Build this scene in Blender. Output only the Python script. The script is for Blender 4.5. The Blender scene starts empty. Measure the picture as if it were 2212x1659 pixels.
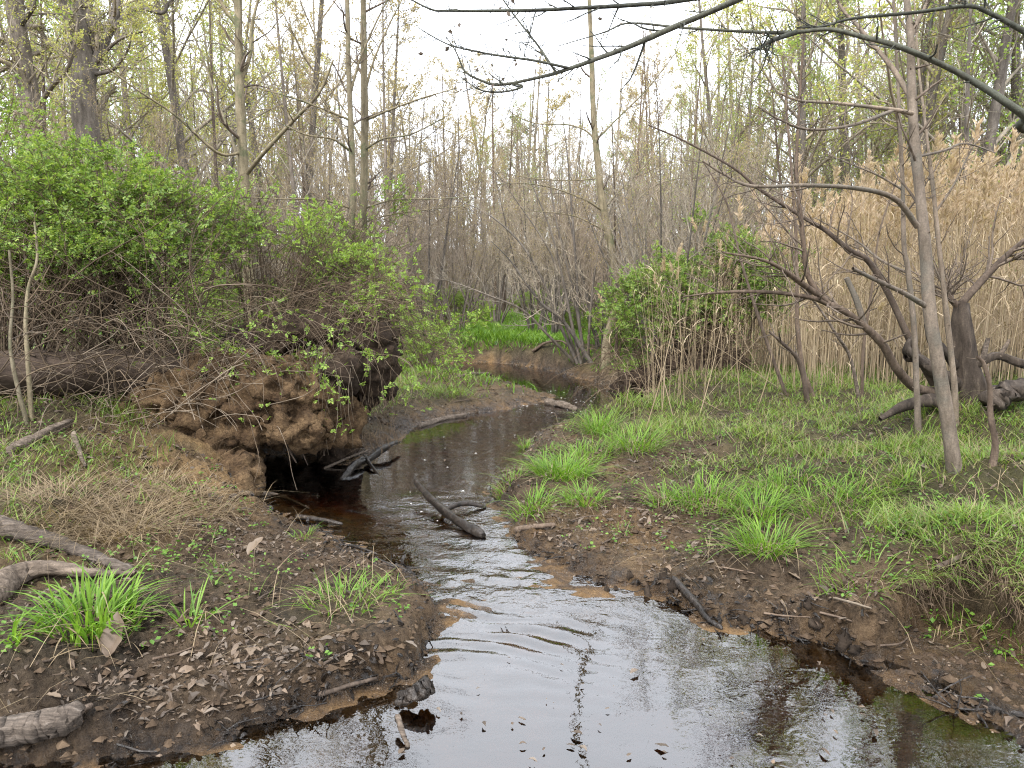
import bpy, math, random
import numpy as np
from mathutils import Vector

# ------------------------------------------------------------------ camera, sky, sun, exposure
SC = bpy.context.scene
COL = SC.collection
FPX, CXP, CYP, HORIZ, EYE = 1612.0, 1106.0, 829.5, 625.0, 1.6      # picture measures on a 2212 x 1659 frame
PITCH = math.atan((CYP - HORIZ) / FPX)
cam = bpy.data.cameras.new('camera'); cam.sensor_width = 36.0; cam.lens = 36.0 * FPX / 2212.0
cam.clip_start = 0.05; cam.clip_end = 2000.0
camo = bpy.data.objects.new('camera', cam); COL.objects.link(camo)
camo.location = (0, 0, EYE); camo.rotation_euler = (math.pi / 2 - PITCH, 0, 0)
SC.camera = camo

SUN_EL, SUN_AZ = math.radians(52), math.radians(205)               # azimuth clockwise from +Y: behind the camera, to the left
world = bpy.data.worlds.new('World'); SC.world = world; world.use_nodes = True
wn = world.node_tree; wn.nodes.clear()
wo = wn.nodes.new('ShaderNodeOutputWorld'); wb = wn.nodes.new('ShaderNodeBackground')
sky = wn.nodes.new('ShaderNodeTexSky'); sky.sky_type = 'NISHITA'; sky.sun_disc = False
sky.sun_elevation = SUN_EL; sky.sun_rotation = SUN_AZ; sky.dust_density = 1.0; sky.air_density = 1.0; sky.ozone_density = 1.0
wmix = wn.nodes.new('ShaderNodeMixRGB'); wmix.inputs[0].default_value = 0.82
wmix.inputs[2].default_value = (9.6, 9.9, 10.5, 1)                    # even cloud cover
wn.links.new(sky.outputs[0], wmix.inputs[1]); wn.links.new(wmix.outputs[0], wb.inputs[0])
wb.inputs[1].default_value = 0.10
wn.links.new(wb.outputs[0], wo.inputs[0])
sl = bpy.data.lights.new('sun', 'SUN'); sl.energy = 1.5; sl.angle = math.radians(11); sl.color = (1, 0.97, 0.93)
so = bpy.data.objects.new('sun', sl); COL.objects.link(so)
sd_ = Vector((math.sin(SUN_AZ) * math.cos(SUN_EL), math.cos(SUN_AZ) * math.cos(SUN_EL), math.sin(SUN_EL)))
so.rotation_euler = sd_.to_track_quat('Z', 'Y').to_euler(); so.location = (0, 0, 30)
vs = SC.view_settings; vs.view_transform = 'Standard'; vs.look = 'None'; vs.gamma = 1.0; vs.use_curve_mapping = False
vs.exposure = 1.9
SC.render.engine = 'CYCLES'
SC.cycles.max_bounces = 7; SC.cycles.diffuse_bounces = 3; SC.cycles.glossy_bounces = 3
SC.cycles.transmission_bounces = 4; SC.cycles.transparent_max_bounces = 8
SC.cycles.use_denoising = True; SC.cycles.denoiser = 'OPENIMAGEDENOISE'; SC.cycles.denoising_input_passes = 'RGB_ALBEDO_NORMAL'; SC.cycles.denoising_prefilter = 'NONE'; SC.cycles.use_adaptive_sampling = False; SC.cycles.filter_width = 1.15
SC.cycles.sample_clamp_indirect = 6.0

# ------------------------------------------------------------------ picture point -> place
FW = np.array([0, math.cos(PITCH), -math.sin(PITCH)]); UP = np.array([0, math.sin(PITCH), math.cos(PITCH)])
RT = np.array([1.0, 0, 0]); EYEP = np.array([0, 0, EYE])
def ray(px, py): return FW + (px - CXP) / FPX * RT - (py - CYP) / FPX * UP
def at(px, py, Y):
    r = ray(px, py); return EYEP + r * (Y / r[1])
def at_z(px, py, z):
    r = ray(px, py); return EYEP + r * ((z - EYE) / r[2])
def project(p):
    d = np.asarray(p, float) - EYEP; w = d @ FW
    return CXP + FPX * (d @ RT) / w, CYP - FPX * (d @ UP) / w

# ------------------------------------------------------------------ noise
def _h(ix, iy, iz, s):
    n = (ix * 374761393 + iy * 668265263 + iz * 2147483647 * 3 + s * 974711 + 1013904223) & 0xffffffff
    n = ((n ^ (n >> 13)) * 1274126177) & 0xffffffff
    n = ((n ^ (n >> 15)) * 2246822519) & 0xffffffff
    return ((n ^ (n >> 16)) & 0xffffff) / float(0xffffff)
def vn2(x, y, s=0):
    ix = np.floor(x).astype(np.int64); iy = np.floor(y).astype(np.int64); fx = x - ix; fy = y - iy
    fx = fx * fx * (3 - 2 * fx); fy = fy * fy * (3 - 2 * fy); z = np.zeros_like(ix)
    a = _h(ix, iy, z, s); b = _h(ix + 1, iy, z, s); c = _h(ix, iy + 1, z, s); d = _h(ix + 1, iy + 1, z, s)
    return (a + (b - a) * fx) * (1 - fy) + (c + (d - c) * fx) * fy
def fbm(x, y, o=4, s=0, g=0.5):
    v = 0; a = 1.0; t = 0
    for i in range(o):
        v = v + a * (vn2(x * 2 ** i + 17.3 * i, y * 2 ** i - 9.1 * i, s + i) * 2 - 1); t += a; a *= g
    return v / t
def sm(a, b, x):
    t = np.clip((x - a) / (b - a + 1e-12), 0, 1); return t * t * (3 - 2 * t)
def nrm(v): return v / (np.linalg.norm(v, axis=-1, keepdims=True) + 1e-12)

# ------------------------------------------------------------------ mesh helpers
class MB:
    def __init__(self): self.v = []; self.q = []; self.t = []; self.n = 0; self.m = []
    def add(self, v, q=None, t=None):
        v = np.asarray(v, np.float64).reshape(-1, 3); self.v.append(v)
        if q is not None and len(q): self.q.append(np.asarray(q, np.int64).reshape(-1, 4) + self.n)
        if t is not None and len(t): self.t.append(np.asarray(t, np.int64).reshape(-1, 3) + self.n)
        self.n += len(v); return self
    def mesh(self, name, origin=None, smooth=True):
        me = bpy.data.meshes.new(name)
        if not self.v: return me
        v = np.concatenate(self.v)
        if origin is not None: v = v - np.asarray(origin)
        q = np.concatenate(self.q) if self.q else np.zeros((0, 4), np.int64)
        t = np.concatenate(self.t) if self.t else np.zeros((0, 3), np.int64)
        li = np.concatenate([q.ravel(), t.ravel()]).astype(np.int32)
        ls = np.concatenate([np.arange(len(q)) * 4, len(q) * 4 + np.arange(len(t)) * 3]).astype(np.int32)
        me.vertices.add(len(v)); me.vertices.foreach_set('co', v.astype(np.float32).ravel())
        me.loops.add(len(li)); me.loops.foreach_set('vertex_index', li)
        me.polygons.add(len(ls)); me.polygons.foreach_set('loop_start', ls)
        me.polygons.foreach_set('use_smooth', np.full(len(ls), smooth))
        me.update(calc_edges=True)
        return me
MASS = {'twigs', 'leaves', 'foliage', 'canes', 'pale_canes', 'branches', 'buds', 'needles', 'blades', 'dry_blades', 'withered_leaves', 'plume', 'leaf', 'stems'}
def link(name, me, m=None, parent=None, loc=None):
    o = bpy.data.objects.new(name, me); COL.objects.link(o)
    if parent is not None and name in MASS: o['kind'] = 'stuff'
    if m is not None and me is not None:
        if not me.materials: me.materials.append(m)
        elif me.materials[0] != m:
            o.material_slots[0].link = 'OBJECT'; o.material_slots[0].material = m
    if parent is not None: o.parent = parent
    if loc is not None: o.location = tuple(loc)
    return o
def tag(o, label, cat, group=None, kind=None):
    o['label'] = label; o['category'] = cat
    if group: o['group'] = group
    if kind: o['kind'] = kind
    return o
def thing(name, loc, label, cat, group=None, rz=0, sc=1):
    o = bpy.data.objects.new(name, None); COL.objects.link(o); o.empty_display_size = 0.1
    o.location = tuple(float(c) for c in loc); o.rotation_euler = (0, 0, rz); o.scale = (sc, sc, sc)
    return tag(o, label, cat, group)

def tubes(mb, P, R, k=4, cap=False, amp=0, seed=0):
    P = np.asarray(P, float); R = np.asarray(R, float)
    if P.ndim == 2: P = P[None]; R = R[None]
    M, N, _ = P.shape
    if M == 0: return
    T = nrm(np.gradient(P, axis=1))
    mt = nrm(T.mean(1)); ref = np.where(np.abs(mt[:, 2:3]) < 0.75, np.array([[0, 0, 1.0]]), np.array([[1.0, 0, 0]]))
    S = nrm(np.cross(T, ref[:, None, :])); U = np.cross(S, T)
    a = np.arange(k) * 2 * math.pi / k
    rr = R[:, :, None] * np.ones(k)
    if amp:
        rg = np.random.default_rng(seed)
        nk = max(3, N // 5 + 1); kn = rg.normal(0, 1, (M, nk, k)); u = np.linspace(0, nk - 1.001, N); iu = u.astype(int); fu = (u - iu)[None, :, None]
        g = rg.normal(0, 1, (M, 1, k)) * 0.6 + kn[:, iu] * (1 - fu) + kn[:, iu + 1] * fu + rg.normal(0, 1, (M, N, k)) * 0.05
        rr = rr * (1 + amp * g)
    V = P[:, :, None, :] + rr[..., None] * (np.cos(a)[None, None, :, None] * S[:, :, None, :] + np.sin(a)[None, None, :, None] * U[:, :, None, :])
    i = np.arange(N - 1)[:, None] * k; j = np.arange(k)[None, :]; j2 = (j + 1) % k
    q = np.stack([i + j, i + k + j, i + k + j2, i + j2], -1).reshape(-1, 4)
    q = (q[None] + (np.arange(M) * N * k)[:, None, None]).reshape(-1, 4)
    mb.add(V, q)
    if cap:
        for m in range(M):
            for e, s in ((0, 1), (N - 1, -1)):
                ring = V[m, e]; c = ring.mean(0) - s * T[m, e] * R[m, e] * 0.06
                vv = np.vstack([ring, c]); tt = [(b, (b + 1) % k, k) if s > 0 else ((b + 1) % k, b, k) for b in range(k)]
                mb.add(vv, None, tt)
def catmull(pts, n):
    p = np.asarray(pts, float)
    if len(p) == 2: return p[0] + (p[1] - p[0]) * np.linspace(0, 1, n)[:, None]
    p = np.vstack([2 * p[0] - p[1], p, 2 * p[-1] - p[-2]]); m = len(p) - 3
    u = np.linspace(0, m - 1e-6, n); i = u.astype(int); t = (u - i)[:, None]
    a, b, c, d = p[i], p[i + 1], p[i + 2], p[i + 3]
    return 0.5 * (2 * b + (c - a) * t + (2 * a - 5 * b + 4 * c - d) * t * t + (3 * b - a - 3 * c + d) * t ** 3)
def grow(rg, P, R, n, t0=.2, t1=1., L=(.3, .5), ang=(35, 60), N=6, rad=.55, up=.15, wob=.12, thin=.25, taper=.6, absL=None, rmin=0.0012, flat=None):
    P = np.asarray(P, float); R = np.asarray(R, float)
    if P.ndim == 2: P = P[None]; R = R[None]
    M, N0, _ = P.shape
    par = np.repeat(np.arange(M), n); K = len(par)
    if K == 0: return np.zeros((0, N, 3)), np.zeros((0, N))
    t = t0 + (t1 - t0) * ((np.tile(np.arange(n), M) + rg.random(K)) / n)
    x = np.clip(t * (N0 - 1), 0, N0 - 1.001); i = x.astype(int); f = (x - i)[:, None]
    p = P[par, i] * (1 - f) + P[par, i + 1] * f; T = nrm(P[par, i + 1] - P[par, i])
    r = R[par, i] * (1 - f[:, 0]) + R[par, i + 1] * f[:, 0]
    plen = np.linalg.norm(np.diff(P, axis=1), axis=2).sum(1)[par]
    a = np.radians(rg.uniform(ang[0], ang[1], K)); rv = rg.normal(size=(K, 3))
    if flat is not None: rv = rv * np.asarray(flat)
    pr = nrm(rv - (rv * T).sum(1, keepdims=True) * T)
    d = nrm(np.cos(a)[:, None] * T + np.sin(a)[:, None] * pr)
    ln = rg.uniform(L[0], L[1], K)
    ln = ln * (absL if absL is not None else plen) * (1 - taper * (t - t0) / (t1 - t0 + 1e-9))
    out = np.zeros((K, N, 3)); out[:, 0] = p
    for s in range(1, N):
        d = nrm(d + np.array([0, 0, up]) / N * 3 + rg.normal(0, wob, (K, 3)))
        out[:, s] = out[:, s - 1] + d * (ln / (N - 1))[:, None]
    r0 = np.maximum(r * rad * rg.uniform(.7, 1.1, K), rmin)
    rr = r0[:, None] * np.linspace(1, thin, N)[None]
    return out, rr
def leaves(mb, pos, dr, nm, ln, wd, fold=.15, droop=.0):
    pos = np.asarray(pos); K = len(pos)
    if K == 0: return
    dr = nrm(dr); sd = nrm(np.cross(dr, nm)); nm = np.cross(sd, dr)
    ln = np.broadcast_to(ln, (K,))[:, None]; wd = np.broadcast_to(wd, (K,))[:, None]
    tip = pos + dr * ln - nm * ln * droop
    mid = pos + dr * ln * .48 + nm * fold * wd
    V = np.stack([pos, mid + sd * wd * .5, tip, mid - sd * wd * .5], 1)
    b = (np.arange(K) * 4)[:, None]
    t = np.concatenate([b + np.array([[0, 1, 2]]), b + np.array([[0, 2, 3]])])
    mb.add(V, None, t)
def litter_leaves(mb, rg, pos, ln, wd, tilt=.35):
    K = len(pos); dr = nrm(rg.normal(0, 1, (K, 3)) * [1, 1, tilt]); nm = rg.normal(0, tilt, (K, 3)) + [0, 0, 1]; sd = nrm(np.cross(dr, nm)); nm = np.cross(sd, dr)
    t = np.array([0, .22, .5, .8, 1.0]); w = np.array([.06, .75, 1, .62, .05]); cu = rg.uniform(-.1, .45, K); ed = rg.uniform(-.1, .5, K); C = []
    for k in range(5):
        c = pos + dr * (ln * t[k])[:, None] + nm * (ln * cu * np.sin(t[k] * 3.1) * .6)[:, None]
        for e in (-1, 1): C.append(c + sd * (e * wd * w[k] * .5 * rg.uniform(.55, 1.25, K))[:, None] + nm * (wd * w[k] * ed * .6 + rg.normal(0, .06, K) * wd)[:, None])
        C.append(c)
    V = np.stack(C, 1); q = []
    for k in range(4):
        a = k * 3; q += [[a, a + 2, a + 5, a + 3], [a + 2, a + 1, a + 4, a + 5]]
    mb.add(V, (np.array(q)[None] + (np.arange(K) * 15)[:, None, None]).reshape(-1, 4))
def blades(mb, rg, base, L, W, lean, bend, N=5, az=None, droop=.35):
    K = len(base); az = rg.uniform(0, 2 * math.pi, K) if az is None else az
    h = np.stack([np.cos(az), np.sin(az), np.zeros(K)], 1); tw = az + math.pi / 2 + rg.normal(0, .5, K)
    sd = np.stack([np.cos(tw), np.sin(tw), np.zeros(K)], 1)
    s = np.linspace(0, 1, N)
    hor = lean[:, None] * s + bend[:, None] * s ** 2; ver = s[None] * (1 - .25 * lean[:, None]) - droop * bend[:, None] * s ** 3
    C = base[:, None] + L[:, None, None] * (hor[..., None] * h[:, None] + ver[..., None] * np.array([0, 0, 1.0]))
    w = W[:, None] * np.array([.7, 1, .9, .6, .08])[np.round(np.linspace(0, 4, N)).astype(int)][None]
    V = np.stack([C - sd[:, None] * w[..., None] * .5, C + sd[:, None] * w[..., None] * .5], 2)
    i = np.arange(N - 1)[:, None] * 2; q = (i + np.array([[0, 1, 3, 2]]))
    q = (q[None] + (np.arange(K) * N * 2)[:, None, None]).reshape(-1, 4)
    mb.add(V, q)

# ------------------------------------------------------------------ materials
def newmat(name):
    m = bpy.data.materials.new(name); m.use_nodes = True; nt = m.node_tree; nt.nodes.clear()
    out = nt.nodes.new('ShaderNodeOutputMaterial'); return m, nt, out
def N_(nt, t, **kw):
    n = nt.nodes.new('ShaderNode' + t)
    for k, v in kw.items():
        if isinstance(k, str) and hasattr(n, k): setattr(n, k, v)
    return n
def ramp(nt, fac, stops):
    r = nt.nodes.new('ShaderNodeValToRGB'); e = r.color_ramp.elements
    while len(e) < len(stops): e.new(0.5)
    for x, (p, c) in zip(e, stops): x.position = p; x.color = (*c, 1)
    nt.links.new(fac, r.inputs[0]); return r.outputs[0]
def noise(nt, vec, scale, detail=4, rough=.6, dist=0):
    n = nt.nodes.new('ShaderNodeTexNoise'); n.inputs['Scale'].default_value = scale; n.inputs['Detail'].default_value = detail
    n.inputs['Roughness'].default_value = rough; n.inputs['Distortion'].default_value = dist
    if vec is not None: nt.links.new(vec, n.inputs['Vector'])
    return n.outputs[0]
def mixc(nt, fac, a, b, mode='MIX'):
    n = nt.nodes.new('ShaderNodeMixRGB'); n.blend_type = mode
    for i, x in ((0, fac), (1, a), (2, b)):
        if isinstance(x, (int, float)): n.inputs[i].default_value = x
        elif isinstance(x, tuple): n.inputs[i].default_value = (*x, 1)
        else: nt.links.new(x, n.inputs[i])
    return n.outputs[0]
def mth(nt, op, a, b=None, clamp=False):
    n = nt.nodes.new('ShaderNodeMath'); n.operation = op; n.use_clamp = clamp
    for i, x in ((0, a), (1, b)):
        if x is None: continue
        if isinstance(x, (int, float)): n.inputs[i].default_value = x
        else: nt.links.new(x, n.inputs[i])
    return n.outputs[0]
def bark(name, c1, c2, c3=None, scale=18, bump=.4, rough=.85, stretch=.25, moss=None, sx=1):
    m, nt, out = newmat(name); tc = N_(nt, 'TexCoord'); mp = N_(nt, 'Mapping'); mp.inputs['Scale'].default_value = (sx, 1, stretch)
    nt.links.new(tc.outputs['Object'], mp.inputs[0])
    n1 = noise(nt, mp.outputs[0], scale, 5, .65, .3); n2 = noise(nt, tc.outputs['Object'], scale * .18, 3)
    oi = N_(nt, 'ObjectInfo')
    c = ramp(nt, n1, [(.3, c1), (.55, c2), (.75, c3 or c2)])
    c = mixc(nt, .5, c, ramp(nt, n2, [(.35, (.55, .55, .55)), (.65, (1.15, 1.15, 1.15))]), 'MULTIPLY')
    c = mixc(nt, 1.0, c, ramp(nt, oi.outputs['Random'], [(0, (.78, .78, .8)), (1, (1.2, 1.15, 1.1))]), 'MULTIPLY')
    if moss:
        c = mixc(nt, mth(nt, 'MULTIPLY', ramp(nt, noise(nt, tc.outputs['Object'], 4.0, 4), [(.52, (0, 0, 0)), (.62, (1, 1, 1))]), .7), c, moss)
    b = N_(nt, 'BsdfPrincipled'); b.inputs['Roughness'].default_value = rough; b.inputs['Specular IOR Level'].default_value = .25
    nt.links.new(c, b.inputs['Base Color'])
    n5 = noise(nt, tc.outputs['Object'], scale * 3.5, 4, .7); c = mixc(nt, .55, c, ramp(nt, n5, [(.35, (.55, .55, .55)), (.65, (1.3, 1.3, 1.3))]), 'MULTIPLY'); nt.links.new(c, b.inputs['Base Color'])
    bp = N_(nt, 'Bump'); bp.inputs['Strength'].default_value = min(1, bump * 1.4); bp.inputs['Distance'].default_value = .015
    nt.links.new(n1, bp.inputs['Height']); nt.links.new(bp.outputs[0], b.inputs['Normal'])
    nt.links.new(b.outputs[0], out.inputs[0]); return m
def leafmat(name, cols, trans=.4, rough=.5, patch=None):
    m, nt, out = newmat(name); g = N_(nt, 'NewGeometry')
    c = ramp(nt, g.outputs['Random Per Island'], [(i / (len(cols) - 1), x) for i, x in enumerate(cols)])
    tc = N_(nt, 'TexCoord')
    c = mixc(nt, .6, c, ramp(nt, noise(nt, tc.outputs['Object'], 3.0, 3), [(.3, (.6, .62, .6)), (.7, (1.25, 1.2, 1.1))]), 'MULTIPLY')
    if patch:
        c = mixc(nt, ramp(nt, noise(nt, tc.outputs['Object'], patch[1], 3), [(patch[2], (0, 0, 0)), (patch[2] + .12, (1, 1, 1))]), c, patch[0])
    b = N_(nt, 'BsdfPrincipled'); b.inputs['Roughness'].default_value = rough; b.inputs['Specular IOR Level'].default_value = .35
    tr = N_(nt, 'BsdfTranslucent'); mx = N_(nt, 'MixShader'); mx.inputs[0].default_value = trans
    nt.links.new(c, b.inputs['Base Color']); nt.links.new(mixc(nt, 1.0, c, (1.3, 1.3, .75), 'MULTIPLY'), tr.inputs[0])
    nt.links.new(b.outputs[0], mx.inputs[1]); nt.links.new(tr.outputs[0], mx.inputs[2]); nt.links.new(mx.outputs[0], out.inputs[0]); return m

M = {}
M['bark_olive'] = bark('bark_olive', (.11, .092, .056), (.205, .175, .112), (.26, .225, .155), 22, .35, moss=(.07, .085, .04))
M['bark_grey'] = bark('bark_grey', (.075, .064, .052), (.15, .13, .108), (.22, .195, .165), 14, .6)
M['bark_brown'] = bark('bark_brown', (.05, .036, .026), (.115, .085, .062), (.16, .125, .095), 20, .5)
M['bark_dark'] = bark('bark_dark', (.03, .03, .024), (.065, .068, .052), (.10, .105, .08), 30, .5, moss=(.075, .08, .06))
M['bark_tan'] = bark('bark_tan', (.10, .08, .058), (.175, .142, .108), (.23, .19, .15), 26, .35, moss=(.11, .10, .08))
M['twig'] = bark('twig', (.19, .165, .125), (.31, .27, .205), (.40, .355, .28), 9, .2)
M['twig_red'] = bark('twig_red', (.18, .145, .108), (.29, .238, .18), (.37, .31, .24), 9, .2)
M['twig_near'] = bark('twig_near', (.06, .046, .034), (.125, .10, .078), (.19, .155, .125), 9, .2)
M['cane'] = bark('cane', (.045, .03, .02), (.11, .08, .05), (.17, .13, .085), 7, .2)
M['cane_pale'] = bark('cane_pale', (.12, .09, .06), (.2, .16, .115), (.27, .22, .165), 7, .2)
M['deadwood'] = bark('deadwood', (.035, .027, .02), (.125, .10, .078), (.23, .195, .16), 46, 1.0, stretch=1, sx=.10)
M['log_bark'] = bark('log_bark', (.025, .017, .012), (.07, .05, .036), (.13, .10, .078), 30, 1.0, stretch=1, sx=.2)
M['stump'] = bark('stump', (.022, .017, .013), (.055, .043, .033), (.11, .09, .07), 24, 1.0, stretch=.2)
M['wetwood'] = bark('wetwood', (.008, .007, .006), (.025, .02, .016), (.06, .05, .042), 20, .8, rough=.3, stretch=1)
M['leaf_rose'] = leafmat('leaf_rose', [(.06, .11, .022), (.12, .20, .035), (.21, .31, .06), (.085, .155, .03), (.30, .38, .09), (.15, .24, .045)])
M['leaf_fresh'] = leafmat('leaf_fresh', [(.12, .20, .035), (.19, .29, .05), (.28, .38, .08)])
M['leaf_dark'] = leafmat('leaf_dark', [(.035, .085, .018), (.065, .14, .022), (.11, .20, .03)])
M['bud_yellow'] = leafmat('bud_yellow', [(.38, .39, .13), (.46, .43, .17), (.34, .41, .13)], .5)
M['bud_green'] = leafmat('bud_green', [(.22, .32, .08), (.29, .38, .11), (.34, .40, .14)], .5)
M['bud_tan'] = leafmat('bud_tan', [(.33, .26, .13), (.40, .32, .17), (.30, .27, .13)], .5)
M['needle'] = leafmat('needle', [(.03, .055, .025), (.05, .08, .035), (.06, .10, .04)], .2)
M['grass'] = leafmat('grass', [(.07, .16, .018), (.12, .24, .025), (.19, .31, .045), (.10, .20, .02)], .4)
M['turf'] = leafmat('turf', [(.075, .14, .02), (.13, .22, .03), (.21, .31, .055), (.11, .19, .03), (.28, .24, .13), (.17, .26, .045), (.09, .165, .024), (.24, .21, .10)], .4)
M['straw'] = leafmat('straw', [(.20, .15, .09), (.28, .215, .135), (.14, .10, .06), (.24, .18, .11)], .25)
M['reed'] = leafmat('reed', [(.36, .275, .17), (.46, .36, .235), (.20, .145, .09), (.52, .42, .285), (.28, .205, .125)], .15)
M['plume'] = leafmat('plume', [(.40, .31, .23), (.48, .385, .295), (.35, .265, .19)], .4)
M['litter'] = leafmat('litter', [(.06, .042, .03), (.16, .115, .08), (.11, .083, .06), (.07, .052, .038), (.155, .125, .10), (.08, .055, .038), (.05, .035, .025), (.06, .045, .033)], .08, .6)
M['litter_pale'] = leafmat('litter_pale', [(.10, .07, .048), (.145, .105, .072), (.19, .145, .105)], .1, .55)
M['litter_brown'] = leafmat('litter_brown', [(.10, .068, .046), (.12, .085, .058)], .08, .6)
M['clover'] = leafmat('clover', [(.06, .14, .018), (.10, .20, .03), (.14, .25, .035)], .3)

# ground: mud, wet silt, clay and sand; g = turf soil, s = sand / clay share painted on the vertices
def ground_mat():
    m, nt, out = newmat('ground'); g = N_(nt, 'NewGeometry'); P = g.outputs['Position']
    ag = N_(nt, 'Attribute'); ag.attribute_name = 'g'; as_ = N_(nt, 'Attribute'); as_.attribute_name = 's'
    n1 = noise(nt, P, 5.5, 8, .7, .2); n2 = noise(nt, P, 34, 8, .75, .3); n3 = noise(nt, P, 1.3, 4); n4 = noise(nt, P, 140, 3, .7)
    f = mth(nt, 'ADD', mth(nt, 'MULTIPLY', n1, .5), mth(nt, 'MULTIPLY', n2, .5))
    mud = ramp(nt, f, [(.37, (.010, .0065, .004)), (.44, (.034, .0245, .017)), (.53, (.076, .056, .039)), (.60, (.104, .078, .055)), (.69, (.17, .132, .096))])
    sand = ramp(nt, mth(nt, 'ADD', mth(nt, 'MULTIPLY', n2, .5), mth(nt, 'MULTIPLY', n4, .5)), [(.32, (.10, .056, .022)), (.5, (.27, .165, .072)), (.68, (.42, .28, .145))])
    soil = ramp(nt, f, [(.35, (.03, .024, .012)), (.55, (.075, .07, .028)), (.7, (.13, .12, .05))])
    sf = mth(nt, 'MULTIPLY', as_.outputs['Fac'], ramp(nt, n1, [(.35, (.25, .25, .25)), (.6, (1, 1, 1))]))
    c = mixc(nt, sf, mud, sand); c = mixc(nt, ag.outputs['Fac'], c, soil)
    c = mixc(nt, .5, c, ramp(nt, n3, [(.35, (.65, .63, .62)), (.65, (1.2, 1.2, 1.2))]), 'MULTIPLY')
    sx = N_(nt, 'SeparateXYZ'); nt.links.new(P, sx.inputs[0])
    mr = N_(nt, 'MapRange'); nt.links.new(sx.outputs[2], mr.inputs[0])
    for i, v in ((1, .01), (2, .20), (3, 1), (4, 0)): mr.inputs[i].default_value = v
    wet = mth(nt, 'MULTIPLY', mr.outputs[0], ramp(nt, n1, [(.40, (1, 1, 1)), (.66, (.3, .3, .3))]), True)   # wet silt along the waterline
    c = mixc(nt, wet, c, mixc(nt, 1.0, c, (.5, .45, .4), 'MULTIPLY'))
    b = N_(nt, 'BsdfPrincipled'); nt.links.new(c, b.inputs['Base Color'])
    nt.links.new(ramp(nt, wet, [(.1, (.8, .8, .8)), (.45, (.36, .36, .36)), (.8, (.24, .24, .24))]), b.inputs['Roughness'])
    nt.links.new(ramp(nt, wet, [(.35, (.2, .2, .2)), (.9, (.8, .8, .8))]), b.inputs['Specular IOR Level'])
    hsum = mth(nt, 'ADD', mth(nt, 'MULTIPLY', n1, 1.0), mth(nt, 'ADD', mth(nt, 'MULTIPLY', n2, .55), mth(nt, 'MULTIPLY', n4, .16)))
    bp = N_(nt, 'Bump'); bp.inputs['Strength'].default_value = 1.0; bp.inputs['Distance'].default_value = .075
    nt.links.new(hsum, bp.inputs['Height']); nt.links.new(bp.outputs[0], b.inputs['Normal'])
    nt.links.new(b.outputs[0], out.inputs[0]); return m
M['ground'] = ground_mat()
def soil_mat(name, a, b_, c_, bump=.035):
    m, nt, out = newmat(name); g = N_(nt, 'NewGeometry'); P = g.outputs['Position']
    n1 = noise(nt, P, 6, 8, .7, .3); n2 = noise(nt, P, 45, 6, .7); n0 = noise(nt, P, 2.2, 3)
    f = mth(nt, 'ADD', mth(nt, 'MULTIPLY', n1, .6), mth(nt, 'MULTIPLY', n2, .4))
    c = ramp(nt, f, [(.34, a), (.5, b_), (.68, c_)])
    c = mixc(nt, .6, c, ramp(nt, n0, [(.38, (.5, .42, .38)), (.6, (1.25, 1.2, 1.15))]), 'MULTIPLY')
    b = N_(nt, 'BsdfPrincipled'); b.inputs['Roughness'].default_value = .92; b.inputs['Specular IOR Level'].default_value = .2
    nt.links.new(c, b.inputs['Base Color']); bp = N_(nt, 'Bump'); bp.inputs['Strength'].default_value = 1; bp.inputs['Distance'].default_value = bump
    nt.links.new(f, bp.inputs['Height']); nt.links.new(bp.outputs[0], b.inputs['Normal']); nt.links.new(b.outputs[0], out.inputs[0]); return m
M['clay'] = soil_mat('clay', (.02, .012, .007), (.105, .068, .036), (.24, .165, .09), .07)
M['humus'] = soil_mat('humus', (.012, .008, .006), (.032, .022, .015), (.07, .05, .034))
M['mudclod'] = soil_mat('mudclod', (.010, .007, .005), (.026, .019, .013), (.06, .045, .033), .02)
M['mud'] = soil_mat('mud', (.016, .011, .007), (.06, .042, .027), (.12, .086, .056), .02)
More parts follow.
